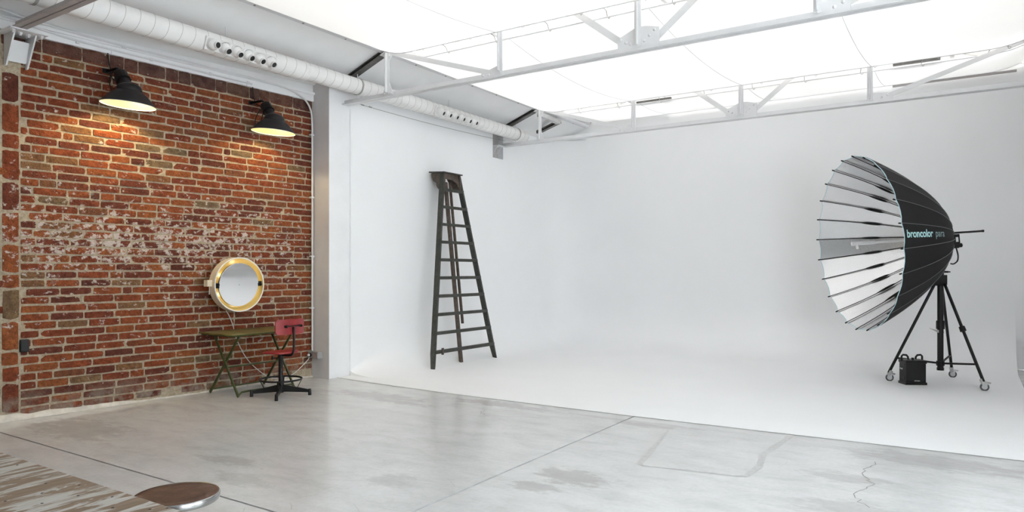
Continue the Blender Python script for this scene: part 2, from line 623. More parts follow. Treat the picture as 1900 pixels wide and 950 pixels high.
o['kind'] = 'stuff'

# ---- left wall: mortar body with old bricks set in it
WALL_X, WALL_Y = 0.10, 6.52
WROT = -math.atan(0.062)
WM = Matrix.Translation((WALL_X, WALL_Y, 0)) @ Matrix.Rotation(WROT, 4, 'Z')
BT = 3.765                       # top of the exposed brickwork


def wl(x, y, z):                 # local wall coordinates (y <= 0 along the wall) to world
    return WM @ V((x, y, z))


mb = MB()


def mort(u, v):
    y = -5.6 + 5.6 * u
    z = BT * v
    d = mnoise.noise(V((y * 9, z * 9, 0.3))) * 0.004 + mnoise.noise(V((y * 30, z * 30, 1.3))) * 0.002
    return V((d, y, z))
mb.grid(mort, 180, 130)
mb.bb(-0.25, -0.02, -9.8, 0.1, -0.02, 4.3)
mb.bb(-0.05, 0.0, -9.8, -5.6, 0, BT)
wall_left = build(mb, 'wall_left', 'mortar', smooth=60, fix=False)
wall_left.matrix_world = WM
struct(wall_left, 'old red brick wall with sandy mortar and worn whitewash')
ORG[wall_left] = V((0, 0, 0))


def brick_mesh(i):
    rr = random.Random(100 + i)
    nu, nv = 5, 3
    vs, fs = [], []
    edge = lambda: rr.uniform(0.0, 0.03)
    front = []
    for j in range(nv):
        for k in range(nu):
            y = -0.5 + k / (nu - 1)
            z = -0.5 + j / (nv - 1)
            border = k in (0, nu - 1) or j in (0, nv - 1)
            corner = k in (0, nu - 1) and j in (0, nv - 1)
            x = rr.uniform(0.007, 0.017)
            if border:
                y *= 1 - edge() * (1.0 if k in (0, nu - 1) else 0.2)
                z *= 1 - edge() * 3.0 * (1.0 if j in (0, nv - 1) else 0.2)
                x = rr.uniform(0.003, 0.012)
            if corner:
                y *= 1 - rr.uniform(0, 0.03)
                z *= 1 - rr.uniform(0, 0.16)
                x = rr.uniform(0.001, 0.009)
            front.append((x, y, z))
    vs += front
    for j in range(nv - 1):
        for k in range(nu - 1):
            a = j * nu + k
            fs.append((a, a + 1, a + nu + 1, a + nu))
    loop = [k for k in range(nu)] + [j * nu + nu - 1 for j in range(1, nv)] + [(nv - 1) * nu + k for k in range(nu - 2, -1, -1)] + [j * nu for j in range(nv - 2, 0, -1)]
    b0 = len(vs)
    for k in loop:
        x, y, z = front[k]
        vs.append((-0.012, y * 1.02, z * 1.02))
    for i2 in range(len(loop)):
        n2 = (i2 + 1) % len(loop)
        fs.append((loop[i2], b0 + i2, b0 + n2, loop[n2]))
    me = bpy.data.meshes.new('brick')
    me.from_pydata(vs, [], fs)
    me.materials.append(M['brick'])
    me.polygons.foreach_set('use_smooth', [True] * len(me.polygons))
    me.set_sharp_from_angle(angle=math.radians(32))
    me.update()
    return me


BRM = [brick_mesh(i) for i in range(18)]
COURSE = 0.0833
bricks = []        # (y, z, len, h, variant, dx)
rb = random.Random(5)
row = 0
z = 0.034
while z + COURSE < BT - 0.11:
    y = -0.004 - rb.uniform(0, 0.01)
    if row % 2:
        y0 = rb.choice((0.10, 0.15, 0.17))
        bricks.append((y - y0 / 2, z + COURSE / 2, y0, 0.067, rb.randrange(18), 0))
        y -= y0 + 0.015
    while y > -5.2:
        L = rb.choice((0.28, 0.285, 0.29, 0.275, 0.30)) if rb.random() > 0.13 else rb.choice((0.13, 0.14, 0.2, 0.18, 0.085))
        if row < 1 and rb.random() < 0.15:
            y -= L + 0.014
            continue
        inpier = y - L < -3.46 and y > -3.66
        if y > -3.44 and y - L < -3.44:
            L = y + 3.44
            if L < 0.05:
                y = -3.665
                continue
            bricks.append((y - L / 2, z + COURSE / 2, L, 0.067, rb.randrange(18), 0))
            y = -3.665
            continue
        h = 0.069 + rb.uniform(-.004, .003)
        bricks.append((y - L / 2, z + COURSE / 2 + rb.uniform(-.0025, .0025), L, h, rb.randrange(18), rb.uniform(-.004, .004)))
        y -= L + rb.uniform(0.012, 0.018)
    z += COURSE
    row += 1
ytop = z
# a last course of big dark blocks under the white band
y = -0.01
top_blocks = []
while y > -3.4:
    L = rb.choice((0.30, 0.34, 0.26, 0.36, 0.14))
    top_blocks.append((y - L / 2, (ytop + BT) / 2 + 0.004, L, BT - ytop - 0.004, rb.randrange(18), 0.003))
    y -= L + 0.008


def screen_size(b):
    p = wl(0, b[0], b[1]) - CAM
    d = p.dot(FW)
    px = 950 + FPX * p.dot(RT) / d
    fs = abs((RT.dot(WM.to_3x3() @ V((0, 1, 0)))) * d - p.dot(RT) * FW.dot(WM.to_3x3() @ V((0, 1, 0)))) / d / d * FPX * b[2]
    hh = FPX * b[3] / d
    py = 503 - FPX * p.z / d
    return fs * hh if px > -10 and py > -10 else 0.0


def brick_obj(b, parent):
    o = bpy.data.objects.new('brick', BRM[b[4]])
    o.location = (b[5], b[0], b[1])
    o.scale = (1, b[2], b[3])
    o.rotation_euler = (R.gauss(0, .006), 0, R.gauss(0, .01))
    link(o, parent)
    return o


allb = bricks + top_blocks
order = sorted(range(len(allb)), key=lambda i: -screen_size(allb[i]))
single = set(order[:298])
rest_v, rest_f, rest_t = [], [], []
DARK = {}
for i, b in enumerate(allb):
    if i in single:
        brick_obj(b, wall_left)
    else:
        me = BRM[b[4]]
        k = len(rest_v)
        rest_v += [(v.co.x + b[5], b[0] + v.co.y * b[2], b[1] + v.co.z * b[3]) for v in me.vertices]
        tn = R.random()
        for p in me.polygons:
            rest_f.append(tuple(q + k for q in p.vertices))
        rest_t += [tn] * len(me.vertices)
me = bpy.data.meshes.new('bricks')
me.from_pydata(rest_v, [], rest_f)
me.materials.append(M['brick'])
at = me.attributes.new('tone', 'FLOAT', 'POINT')
at.data.foreach_set('value', rest_t)
me.polygons.foreach_set('use_smooth', [True] * len(me.polygons))
me.set_sharp_from_angle(angle=math.radians(32))
me.update()
o = bpy.data.objects.new('distant_bricks', me)
link(o, wall_left)
o['kind'] = 'stuff'

# brick pier (upright blocks) near the left edge
mb = MB().bb(-0.03, 0.002, -3.66, -3.45, 0, 3.46)
pier = build(mb, 'trim_1', 'mortar', smooth=0)
pier.matrix_world = WM
struct(pier, 'narrow pier of upright brick blocks under the steel bracket at the left edge')
ORG[pier] = V((0, 0, 0))
z = 0.07
rp = random.Random(3)
while z < 3.36:
    h = rp.choice((0.28, 0.30, 0.15, 0.29, 0.14))
    h = min(h, 3.455 - z)
    brick_obj((-3.527 + rp.uniform(-.005, .005), z + h / 2, 0.135, h - 0.012, rp.randrange(18), 0.004), pier)
    z += h + 0.006

# ragged plaster fillet along the foot of the bricks
mb = MB()
nseg = 120
rr = random.Random(21)
pts = []
for i in range(nseg + 1):
    y = -5.4 + 5.4 * i / nseg
    n1 = mnoise.noise(V((y * 2.3, 0.7, 0))) * 0.5 + mnoise.noise(V((y * 7, 3.1, 0))) * 0.35
    left = max(0.0, min(1.0, (-y - 2.3) / 0.9))
    h = max(0.006, 0.028 + n1 * 0.05 + 0.035 * left)
    d = 0.018 + 0.012 * mnoise.noise(V((y * 5, 9, 0))) + 0.02 * left
    pts.append((y, h, d))
for (y, h, d) in pts:
    mb.v += [V((0.0, y, h)), V((d * 0.65, y, h * 0.8)), V((d, y, 0.002)), V((0.0, y, 0.0))]
for i in range(nseg):
    for k in range(3):
        mb.f.append((4 * i + k, 4 * i + 4 + k, 4 * i + 5 + k, 4 * i + 1 + k))
bs = build(mb, 'baseboard_left', 'plaster', smooth=50)
bs.matrix_world = WM
struct(bs, 'ragged white plaster crumbs along the foot of the brick wall')

# white lintel band above the bricks, with its ledge
mb = MB()
mb.bb(-0.02, 0.035, -9.8, 0.0, BT, 3.87)
mb.bb(-0.02, 0.06, -9.8, 0.0, 3.852, 3.885)
mb.bb(-0.02, 0.02, -9.8, 0.0, 3.885, 4.02)
o = build(mb, 'trim_2', 'wall_white', smooth=0, bevel=0.004)
o.matrix_world = WM
struct(o, 'white plastered lintel band above the brick wall')

# pillar and wall that carry the cyclorama on the left
mb = MB().bb(-0.4, 0.43, 6.52, 6.56, 0, 4.02)
pl = struct(build(mb, 'trim_3', 'pillar_grey', smooth=0), 'grey plaster side of the pillar at the end of the brick wall')
mb = MB()
mb.bb(-0.4, 0.432, 6.522, 10.36, -0.02, 4.12)
mb.bb(-0.4, 0.432, 10.70, YB, -0.02, 4.12)
mb.bb(-0.4, 0.432, 10.36, 10.70, -0.02, 3.50)
mb.bb(-0.4, 0.20, 10.36, 10.70, 3.50, 4.12)
o = struct(build(mb, 'trim_4', 'wall_white', smooth=0), 'white plastered side wall from the pillar to the back corner')

# back wall of the hall
o = struct(build(MB().bb(-0.4, XR + 0.2, YB + 0.002, YB + 0.2, 0, 6.0), 'wall_back', 'cyc', smooth=0), 'white plastered back wall behind the cove')

# ---- white infinity cove: side wall, corner, back wall and floor in one sweep
XL, CR = 0.438, 0.80
plan = []
for i in range(15):
    t = i / 14
    plan.append((V((XL, 6.90 + (YB - CR - 6.90) * t, 0)), V((1, 0, 0)), t))
for i in range(1, 13):
    a = math.pi - (math.pi / 2) * i / 12
    plan.append((V((XL + CR + CR * math.cos(a), YB - CR + CR * math.sin(a), 0)), V((-math.cos(a), -math.sin(a), 0)), 1))
for i in range(1, 9):
    plan.append((V((XL + CR + (8.19 - XL - CR) * i / 8, YB, 0)), V((0, -1, 0)), 1))
ZT = 4.10
NA = 10
mb = MB()
nrow = NA + 1 + 12
YNICHE = (10.36, 10.70, 3.50, 4.0)
for (p, nr, t) in plan:
    a = 0.5 + 0.29 * min(1, t * 1.15)
    b = 0.07 + (0.72) * min(1, t * 2.6) ** 0.8
    for k in range(NA + 1):
        q = math.pi / 2 * k / NA
        mb.v.append(p + nr * (a - a * math.sin(q)) + V((0, 0, 0.004 + b - b * math.cos(q))))
    z0 = b + 0.004
    top = ZT if nr.x > 0.01 else 4.46
    for k in range(1, 13):
        mb.v.append(p + V((0, 0, z0 + (top - z0) * k / 12)))
np_ = len(plan)
for i in range(np_ - 1):
    for k in range(nrow - 1):
        if i < 14 and k >= NA and plan[i + 1][0].y > 10.2 and plan[i][0].y < 10.9:
            continue
        mb.f.append((i * nrow + k, (i + 1) * nrow + k, (i + 1) * nrow + k + 1, i * nrow + k + 1))
# the stretch of side wall with the cut-out for the steel column
i0 = next(i for i in range(14) if plan[i + 1][0].y > 10.2)
i1 = max(i for i in range(15) if plan[i][0].y < 10.9) + 1
ya, yb = plan[i0][0].y, plan[min(i1, 14)][0].y
zb0 = mb.v[i0 * nrow + NA].z
zb1 = mb.v[min(i1, 14) * nrow + NA].z
n0, n1, nz0, nz1 = YNICHE
k0 = len(mb.v)
P = lambda y, z: V((XL, y, z))
mb.v += [P(ya, zb0), P(n0, zb0), P(n1, zb1), P(yb, zb1), P(ya, nz0), P(n0, nz0), P(n1, nz0), P(yb, nz0), P(ya, nz1), P(n0, nz1), P(n1, nz1), P(yb, nz1), P(ya, ZT), P(n0, ZT), P(n1, ZT), P(yb, ZT)]
for r_ in range(3):
    for c_ in range(3):
        if r_ == 1 and c_ == 1:
            continue
        q = k0 + r_ * 4 + c_
        mb.f.append((q, q + 1, q + 5, q + 4))
# floor sheet
edge = [(8.19, 6.61), (6.3, 6.545), (4.83, 6.505), (4.0, 6.51), (2.6, 6.52), (1.6, 6.56), (0.95, 6.61), (0.46, 6.66)]
inner = [mb.v[i * nrow] for i in range(np_)]
k0 = len(mb.v)
mb.v += [V((x, y, 0.004)) for x, y in edge]
# triangulated as a single polygon: path along the cove foot, then the painted edge back
mb.v.append(V((XL, 6.90, 0.004)))
poly = [i * nrow for i in range(np_)] + [k0 + i for i in range(len(edge))] + [len(mb.v) - 1]
mb.f.append(tuple(poly))
# end caps of the cove
capL = [k for k in range(NA + 1)] + [len(mb.v) - 1]
mb.f.append(tuple(capL))
e0 = (np_ - 1) * nrow
mb.v.append(V((8.19, YB, 0.004)))
mb.f.append(tuple([e0 + k for k in range(NA + 1)] + [len(mb.v) - 1]))
cyc = build(mb, 'wall_infinity_cove', 'cyc', smooth=35)
struct(cyc, 'seamless white infinity cove, its side wall, back wall and floor joined by curves')

# column niche contents
niche = build(MB().bb(0.20, 0.204, 10.36, 10.70, 3.50, 4.0).bb(0.204, 0.455, 10.697, 10.70, 3.5, 4.0), 'niche_lining', 'steel_grey', wall_left, smooth=0)
bpy.data.objects.remove(niche)
col = thing('steel_column', 'dark steel column in the square cut-out of the white side wall', 'column', (0.3, 10.53, 3.5))
build(MB().bb(0.22, 0.38, 10.50, 10.516, 3.5, 4.0).bb(0.37, 0.386, 10.42, 10.60, 3.5, 4.0).bb(0.215, 0.23, 10.42, 10.60, 3.5, 4.0), 'column_shaft', 'steel_grey', col, smooth=0)
mb = MB()
for yy in (10.45, 10.58):
    mb.prism([(0.30, yy, 3.72), (0.48, yy, 3.72), (0.34, yy, 3.53), (0.30, yy, 3.53)], (0, 0.012, 0))
mb.bb(0.28, 0.52, 10.42, 10.62, 3.715, 3.73)
build(mb, 'bearing_bracket', 'steel_white', col, smooth=0)
build(MB().bb(0.205, 0.212, 10.362, 10.698, 3.502, 3.998), 'back_plate', 'steel_grey', col, smooth=0)

# ---- right wall with unseen windows added for side light, wall behind the camera
# (an axis-swapping helper lets one routine cut the windows of both walls)
WZ0, WZ1 = 0.45, 3.45


def window_wall(name, label, mat, a0, a1, top, wins, place, first):
    mb = MB()
    place(mb, a0, a1, 0, 0.2, 0, WZ0)
    place(mb, a0, a1, 0, 0.2, WZ1, top)
    xs = [a0] + [v for p in wins for v in p] + [a1]
    for i in range(0, len(xs), 2):
        place(mb, xs[i], xs[i + 1], 0, 0.2, WZ0, WZ1)
    struct(build(mb, name, mat, smooth=0), label)
    for i, (a, b) in enumerate(wins):
        mb = MB()
        place(mb, a, b, 0.06, 0.14, WZ0, WZ0 + 0.06)
        place(mb, a, b, 0.06, 0.14, WZ1 - 0.06, WZ1)
        place(mb, a, a + 0.06, 0.06, 0.14, WZ0 + 0.06, WZ1 - 0.06)
        place(mb, b - 0.06, b, 0.06, 0.14, WZ0 + 0.06, WZ1 - 0.06)
        place(mb, (a + b) / 2 - 0.02, (a + b) / 2 + 0.02, 0.08, 0.12, WZ0 + 0.06, WZ1 - 0.06)
        wn = struct(build(mb, 'window_%d' % (first + i), 'steel_white', smooth=0))
        for (p, q) in ((a + 0.06, (a + b) / 2 - 0.02), ((a + b) / 2 + 0.02, b - 0.06)):
            g = MB()
            place(g, p, q, 0.096, 0.104, WZ0 + 0.06, WZ1 - 0.06)
            build(g, 'pane', 'glass', wn, smooth=0)


struct(build(MB().bb(-0.9, XR + 0.2, YF - 0.2, YF, 0, 6.0), 'wall_front', 'wall_grey', smooth=0), 'grey wall behind the camera')
window_wall('wall_right', 'white plastered right wall outside the view, with two tall windows added for side light', 'cyc', YF, YB + 0.2, 4.3, [(0.3, 2.6), (3.4, 5.0)],
            lambda mb, a, b, d0, d1, z0, z1: mb.bb(XR + d0, XR + d1, a, b, z0, z1), 1)

# ---- ceiling: solid sloping strips on both sides, solid roof over the near bay, skylights beyond
mb = MB()


def slope(x0, x1, y0, y1, dz=0.0, th=0.06):
    mb.prism([(x0, y0, roof_z(x0) + dz), (x1, y0, roof_z(x1) + dz), (x1, y0, roof_z(x1) + dz + th), (x0, y0, roof_z(x0) + dz + th)], (0, y1 - y0, 0))


slope(-0.45, 1.17, YF, YB + 0.1)
slope(8.35, XR + 0.2, YF, YB + 0.1)
slope(1.17, 4.76, YF, 2.86)
slope(4.76, 8.35, YF, 2.86)
ceil = struct(build(mb, 'ceiling', 'ceil', smooth=0), 'white sloping ceiling strips along the side walls')
# rooflight panes over the fabric
sky = struct(build(MB(), 'window_4', 'skylight', smooth=0), 'cream rooflights above the stretched fabric')
for (ya, yb) in ((2.9, 6.75), (6.87, 10.63), (10.75, YB)):
    for (xa, xb) in ((1.2, 2.95), (3.0, 4.74), (4.78, 6.52), (6.57, 8.32)):
        mb = MB()
        slope(xa, xb, ya, yb, 0.10, 0.008)
        build(mb, 'pane', 'skylight', sky, smooth=0)
purl = struct(build(MB(), 'trim_5', 'steel_white', smooth=0), 'white roof purlins under the rooflights')
for x in (1.2, 2.1, 3.0, 3.9, 4.76, 5.6, 6.5, 7.4, 8.32):
    build(MB().bb(x - 0.025, x + 0.025, 2.86, YB, roof_z(x) + 0.03, roof_z(x) + 0.09), 'purlin', 'steel_white', purl, smooth=0)

# ================================================================== ROOF TRUSSES
TY = (2.96, 6.81, 10.69)
ZC = 3.73
TL = ['grey steel roof truss nearest the camera, crossing the top left corner onto its bracket',
      'white steel roof truss in the middle, with the big riveted gusset plate',
      'white steel roof truss farthest away, before the white back wall']
rivet_me = None


def rivet_mesh():
    mb = MB().lathe([(0.017, 0), (0.0165, 0.006), (0.012, 0.012), (0.005, 0.0145)], (0, 0, 0), (0, -1, 0), 10, False, True)
    me = bpy.data.meshes.new('rivet')
    me.from_pydata([tuple(p) for p in mb.v], [], mb.f)
    me.materials.append(M['steel_white'])
    me.polygons.foreach_set('use_smooth', [True] * len(me.polygons))
    return me


RV = rivet_mesh()


def truss(idx):
    y = TY[idx]
    t = thing('roof_truss', TL[idx], 'roof truss', (4.76, y, ZC), 'roof trusses')
    mat = 'steel_white' if idx else 'steel_grey'
    x0, x1 = (0.13 if idx == 0 else 0.42), 9.5
    # bottom chord: two angles back to back, flange down
    build(MB().bb(x0, x1, y - 0.058, y - 0.006, ZC, ZC + 0.008).bb(x0, x1, y - 0.014, y - 0.006, ZC + 0.008, ZC + 0.065), 'bottom_chord', mat, t, smooth=0)
    build(MB().bb(x0, x1, y + 0.006, y + 0.058, ZC, ZC + 0.008).bb(x0, x1, y + 0.006, y + 0.014, ZC + 0.008, ZC + 0.065), 'bottom_chord', mat, t, smooth=0)
    # top chords, bare dark steel where they pass under the solid ceiling strip
    for sgn in (-1, 1):
        X = lambda x: 4.76 + sgn * (4.76 - x) * -1 if sgn < 0 else 9.52 - x
        X = (lambda x: x) if sgn < 0 else (lambda x: 9.52 - x)
        for (xa, xb, mt) in ((0.15 if idx else 0.62, 1.13, 'steel_bare' if idx else mat), (1.13, 4.76, mat)):
            mb = MB()
            d = 0.055
            a, b = V((X(xa), y, roof_z(xa) - d)), V((X(xb), y, roof_z(xb) - d))
            mb.bar(a, b, 0.10, 0.008)
            mb.bar(a + V((0, 0, 0.046)), b + V((0, 0, 0.046)), 0.10, 0.008)
            mb.bar(a + V((0, 0.0, 0.023)), b + V((0, 0.0, 0.023)), 0.012, 0.046)
            build(mb, 'top_chord', mt, t, smooth=0)
    # posts
    zt = {1.25: 4.30, 3.03: 4.98, 4.76: 5.6, 6.49: 4.98, 8.27: 4.30}
    for x, zz in zt.items():
        wd = 0.03 if x in (1.25, 8.27) else 0.036
        mb = MB()
        mb.bb(x - wd, x + wd, y - 0.036, y - 0.028, ZC + 0.04, zz)
        mb.bb(x - 0.005, x + 0.005, y - 0.08, y - 0.036, ZC + 0.06, zz)
        build(mb, 'post', mat, t, smooth=0)
    # diagonals
    for (xa, za, xb, zb, wd) in ((2.95, ZC + 0.05, 1.32, 4.30, 0.06), (6.57, ZC + 0.05, 8.20, 4.30, 0.06),
                                 (4.62, ZC + 0.08, 3.10, 5.00, 0.07), (4.90, ZC + 0.08, 6.42, 5.00, 0.07)):
        mb = MB()
        mb.bar((xa, y + 0.012, za), (xb, y + 0.012, zb), 0.008, wd)
        mb.bar((xa, y + 0.035, za), (xb, y + 0.035, zb), 0.045, 0.008)
        build(mb, 'diagonal', mat, t, smooth=0)

    def gusset(pts, riv):
        g = build(MB().prism([(px, y - 0.026, pz) for px, pz in pts], (0, 0.011, 0)), 'gusset_plate', mat, t, smooth=0)
        if idx == 2:
            mb = MB()
            for (rx, rz) in riv:
                mb.lathe([(0.015, 0), (0.012, 0.01), (0.004, 0.013)], (rx, y - 0.026, rz), (0, -1, 0), 6, False, True)
            o = build(mb, 'rivets', mat, g, smooth=50)
            o['kind'] = 'stuff'
        else:
            for (rx, rz) in riv:
                o = bpy.data.objects.new('rivet', RV)
                o.location = V((rx, y - 0.026, rz)) - ORG[t]
                link(o, g)
    z0 = ZC + 0.01
    gusset([(4.53, z0), (4.99, z0), (4.99, z0 + 0.20), (4.85, z0 + 0.235), (4.74, z0 + 0.24), (4.53, z0 + 0.15)],
           [(4.57, z0 + .13), (4.625, z0 + .10), (4.68, z0 + .07), (4.755, z0 + .07), (4.755, z0 + .14), (4.755, z0 + .2), (4.83, z0 + .085), (4.885, z0 + .13), (4.94, z0 + .18)])
    gusset([(2.76, z0), (3.06, z0), (3.06, z0 + 0.14), (2.76, z0 + 0.06)], [(2.79, z0 + .035), (2.87, z0 + .03), (3.03, z0 + .04), (3.03, z0 + .10)])
    gusset([(6.46, z0), (6.76, z0), (6.76, z0 + 0.07), (6.70, z0 + 0.12), (6.46, z0 + 0.14)], [(6.49, z0 + .04), (6.49, z0 + .11), (6.63, z0 + .06), (6.70, z0 + .09)])
    for xc in (1.25, 8.27):
        gusset([(xc - 0.10, z0), (xc + 0.10, z0), (xc + 0.03, z0 + 0.17), (xc - 0.03, z0 + 0.17)], [(xc, z0 + .14), (xc, z0 + .07), (xc - .06, z0 + .035), (xc + .06, z0 + .035)])
        gusset([(xc - 0.10, 4.31), (xc + 0.10, 4.31), (xc + 0.03, 4.20), (xc - 0.03, 4.20)], [(xc - .03, 4.265), (xc + .03, 4.265)])
    return t


TR = [truss(i) for i in range(3)]

# steel bearing bracket below the nearest truss
bk = thing('steel_bracket', 'white flaring steel bracket carrying a truss end on the brick pier', 'bracket', (-0.05, 3.02, 3.46))
mb = MB()
for yy in (2.94, 3.12):
    build(MB().prism([(-0.10, yy, 3.42), (-0.06, yy, 3.42), (0.13, yy, 3.73), (-0.10, yy, 3.73)], (0, 0.014, 0)), 'web_plate', 'steel_white', bk, smooth=0)

build(MB().prism([(-0.075, 2.954, 3.47), (0.0, 2.954, 3.66), (-0.01, 2.954, 3.66), (-0.085, 2.954, 3.47)], (0, 0.166, 0)), 'back_plate', 'steel_white', bk, smooth=0)
build(MB().bb(-0.12, 0.20, 2.88, 3.20, 3.716, 3.728), 'bearing_plate', 'steel_white', bk, smooth=0)
for (bx, by) in ((0.15, 2.92), (0.15, 3.16), (0.10, 3.0), (0.10, 3.07)):
    build(MB().lathe([(0.02, 0), (0.02, -0.018)], (bx, by, 3.716), (0, 0, 1), 6, True, True).lathe([(0.011, -0.018), (0.011, -0.032)], (bx, by, 3.716), (0, 0, 1), 8, True, True), 'bolt', 'steel_white', bk, smooth=30)

# bare struts beyond the farthest truss
st = thing('roof_strut', 'bare grey steel struts under the ceiling past the farthest truss', 'strut', (1.2, 11.1, 4.2))
build(MB().bar((1.18, 10.75, 4.25), (1.2, 11.42, 4.23), 0.09, 0.07), 'long_strut', 'zinc', st, smooth=0)
build(MB().bar((0.72, 11.46, 4.10), (1.2, 11.46, 4.25), 0.11, 0.05).bar((0.72, 11.42, 4.08), (1.15, 11.42, 4.22), 0.03, 0.02), 'cross_strut', 'steel_bare', st, smooth=0)

# ================================================================== STRETCHED CEILING FABRIC
FL = ['white translucent ceiling fabric nearest the camera', 'white translucent ceiling fabric sagging between the two white trusses', 'short white translucent ceiling fabric along the back wall']
XA, XB = 1.16, 8.36


def fabric(idx, y0, y1, zf, zb, sag):
    t = thing('ceiling_fabric', FL[idx], 'fabric', (4.76, (y0 + y1) / 2, 4.2), 'stretched ceiling fabrics')

    def fz(x, v):
        e = 0.0
        for d in (x - XA, XB - x):
            k = max(0.0, 1 - d / 0.55)
            e += k * k * 0.13
        edge = zf + (zb - zf) * v
        s = 4 * v * (1 - v)
        fade = min(1.0, min(x - XA, XB - x) / 0.9)
        fade = fade * fade * (3 - 2 * fade)
        return edge + e - sag * s * fade * (1 + 0.1 * math.sin(x * 2.1 + idx))

    def fn(u, v):
        x = XA + (XB - XA) * u
        # rounded corners at the right end
        y = y0 + (y1 - y0) * v
        cr = max(0.0, 1 - (XB - x) / 0.25)
        cl = max(0.0, 1 - (x - XA) / 0.18)
        k = max(cr, cl) ** 2 * 0.12
        yy = max(y0 + k, min(y1 - k, y))
        return V((x, yy, fz(x, v)))
    build(MB().grid(fn, 72, 28), 'fabric_sheet', 'fabric', t, smooth=80, fix=False)
    for x in (3.03, 4.80, 6.52):
        pts = [V((x, y0 + (y1 - y0) * v, fz(x, v) - 0.002)) for v in (i / 24 for i in range(25))]
        build(MB().tube(pts, 0.0035, 5), 'seam', 'seamline', t, smooth=60)
    # hems with cords along the trusses
    for v in (0, 1):
        pts = [V((XA + 0.1 + (XB - XA - 0.2) * i / 40, y0 + (y1 - y0) * v, fz(XA + 0.1 + (XB - XA - 0.2) * i / 40, v))) for i in range(41)]
        build(MB().tube(pts, 0.008, 6), 'hem', 'seamline', t, smooth=60)
    return t, fz


FA, fza = fabric(0, 3.08, 6.70, 4.215, 4.225, 0.12)
FB, fzb = fabric(1, 6.97, 10.56, 4.225, 4.21, 0.13)
FC, fzc = fabric(2, 10.92, 12.60, 4.235, 4.40, 0.06)
# ties lacing the hems to the trusses
for t, y0, y1, z0 in ((FA, 6.70, 6.79, 4.23), (FB, 6.97, 6.83, 4.235), (FB, 10.56, 10.67, 4.215), (FC, 10.92, 10.71, 4.24)):
    for k in range(9):
        x = 1.9 + 0.74 * k + (0.2 if t is FB else 0)
        q = spline([(x, y0, z0), (x + 0.02, (y0 + y1) / 2, z0 + 0.035), (x + 0.01, y1, z0 + 0.05)], 4)
        build(MB().tube(q, 0.0045, 5).tube(spline([(x, y0, z0), (x + 0.02, y0, z0 - 0.03), (x + 0.035, y0, z0 - 0.01), (x, y0, z0)], 4), 0.003, 5), 'tie', 'tie', t, smooth=60)
# batten with screws holding the fabric to the sloping ceiling
bt = thing('ceiling_batten', 'long white batten with screws between sloping ceiling and fabric on the left', 'batten', (1.16, 7.8, 4.34))
build(MB().box((1.15, 7.85, roof_z(1.15) - 0.012), (0.05, 9.5, 0.018), Matrix.Rotation(-math.atan(RS), 3, 'Y')), 'batten_strip', 'seamline', bt, smooth=0)
for k in range(14):
    y = 3.5 + 0.66 * k
    build(MB().lathe([(0.012, 0), (0.012, -0.008), (0.005, -0.011)], (1.15, y, roof_z(1.15) - 0.021), (0, 0, 1), 8, False, True), 'screw', 'tie', bt, smooth=40)
# dark strips added to stand for the unlit gaps in the ceiling
for i, (x0, x1, y, z, lab) in enumerate(((6.74, 7.30, 10.98, 4.285, 'short black strip standing for the dark gap over the farthest truss, right of its middle'), (2.95, 3.55, 10.98, 4.265, 'short black strip standing for the dark gap over the farthest truss, left of its middle'),
                                         (1.25, 2.9, 12.62, 4.43, 'dark strip standing for the gap where the left end of the ceiling fabric meets the back wall'), (6.6, 8.2, 12.62, 4.375, 'dark strip standing for the gap where the right end of the ceiling fabric meets the back wall'))):
    o = build(MB().bb(x0, x1, y - 0.02, y + 0.03, z - 0.004, z + 0.024), 'dark_gap_strip', 'steel_bare' if i != 3 else 'steel_grey', smooth=0, org=((x0 + x1) / 2, y, z))
    tag(o, lab, 'batten', 'dark gap strips')

# ================================================================== AIR DUCT
DX = 0.67
duct = thing('air_duct', 'white spiral air duct with two rows of round nozzles along the left wall', 'duct', (DX, 6.5, 3.95))


def helix(y0, y1, r, pitch, zc):
    pts = []
    n = int((y1 - y0) / pitch * 24)
    for i in range(n + 1):
        t = i / n
        a = 2 * math.pi * (y1 - y0) * t / pitch
        pts.append(V((DX + r * math.cos(a), y0 + (y1 - y0) * t, zc + r * math.sin(a))))
    return pts


for (y0, y1, r, zc, pit) in ((-2.8, 2.88, 0.120, 3.945, 0.147), (2.88, 5.86, 0.120, 3.945, 0.147), (5.90, 6.80, 0.109, 3.957, 0.135), (6.82, 7.60, 0.109, 3.957, 0.135), (7.6, 10.75, 0.109, 3.957, 0.135), (10.77, 11.06, 0.109, 3.957, 0.135)):
    s_ = build(MB().lathe([(r, y0), (r, y1)], (DX, 0, zc), (0, 1, 0), 40, True, True), 'duct_section', 'duct', duct, smooth=40)
    build(MB().tube(helix(y0 + 0.01, y1 - 0.01, r, pit, zc), 0.0022, 4), 'spiral_seam', 'duct_seam', s_, smooth=60)
build(MB().lathe([(0.120, 5.84), (0.124, 5.845), (0.124, 5.87), (0.115, 5.885), (0.113, 5.92), (0.109, 5.925)], (DX, 0, 3.95), (0, 1, 0), 40), 'reducer_collar', 'duct', duct, smooth=40)
for (y, zc, r) in ((2.88, 3.945, 0.12), (6.81, 3.957, 0.109), (7.6, 3.957, 0.109), (10.76, 3.957, 0.109)):
    build(MB().lathe([(r, y - 0.012), (r + 0.006, y - 0.012), (r + 0.006, y + 0.012), (r, y + 0.012)], (DX, 0, zc), (0, 1, 0), 40), 'clamp_band', 'duct_seam' if y != 7.6 else 'duct', duct, smooth=40)
for y in (6.81, 10.76):
    build(MB().tube([(DX, y, 3.957 - 0.109), (DX, y, ZC + 0.05)], 0.008, 8), 'support_rod', 'steel_white', duct, smooth=60)
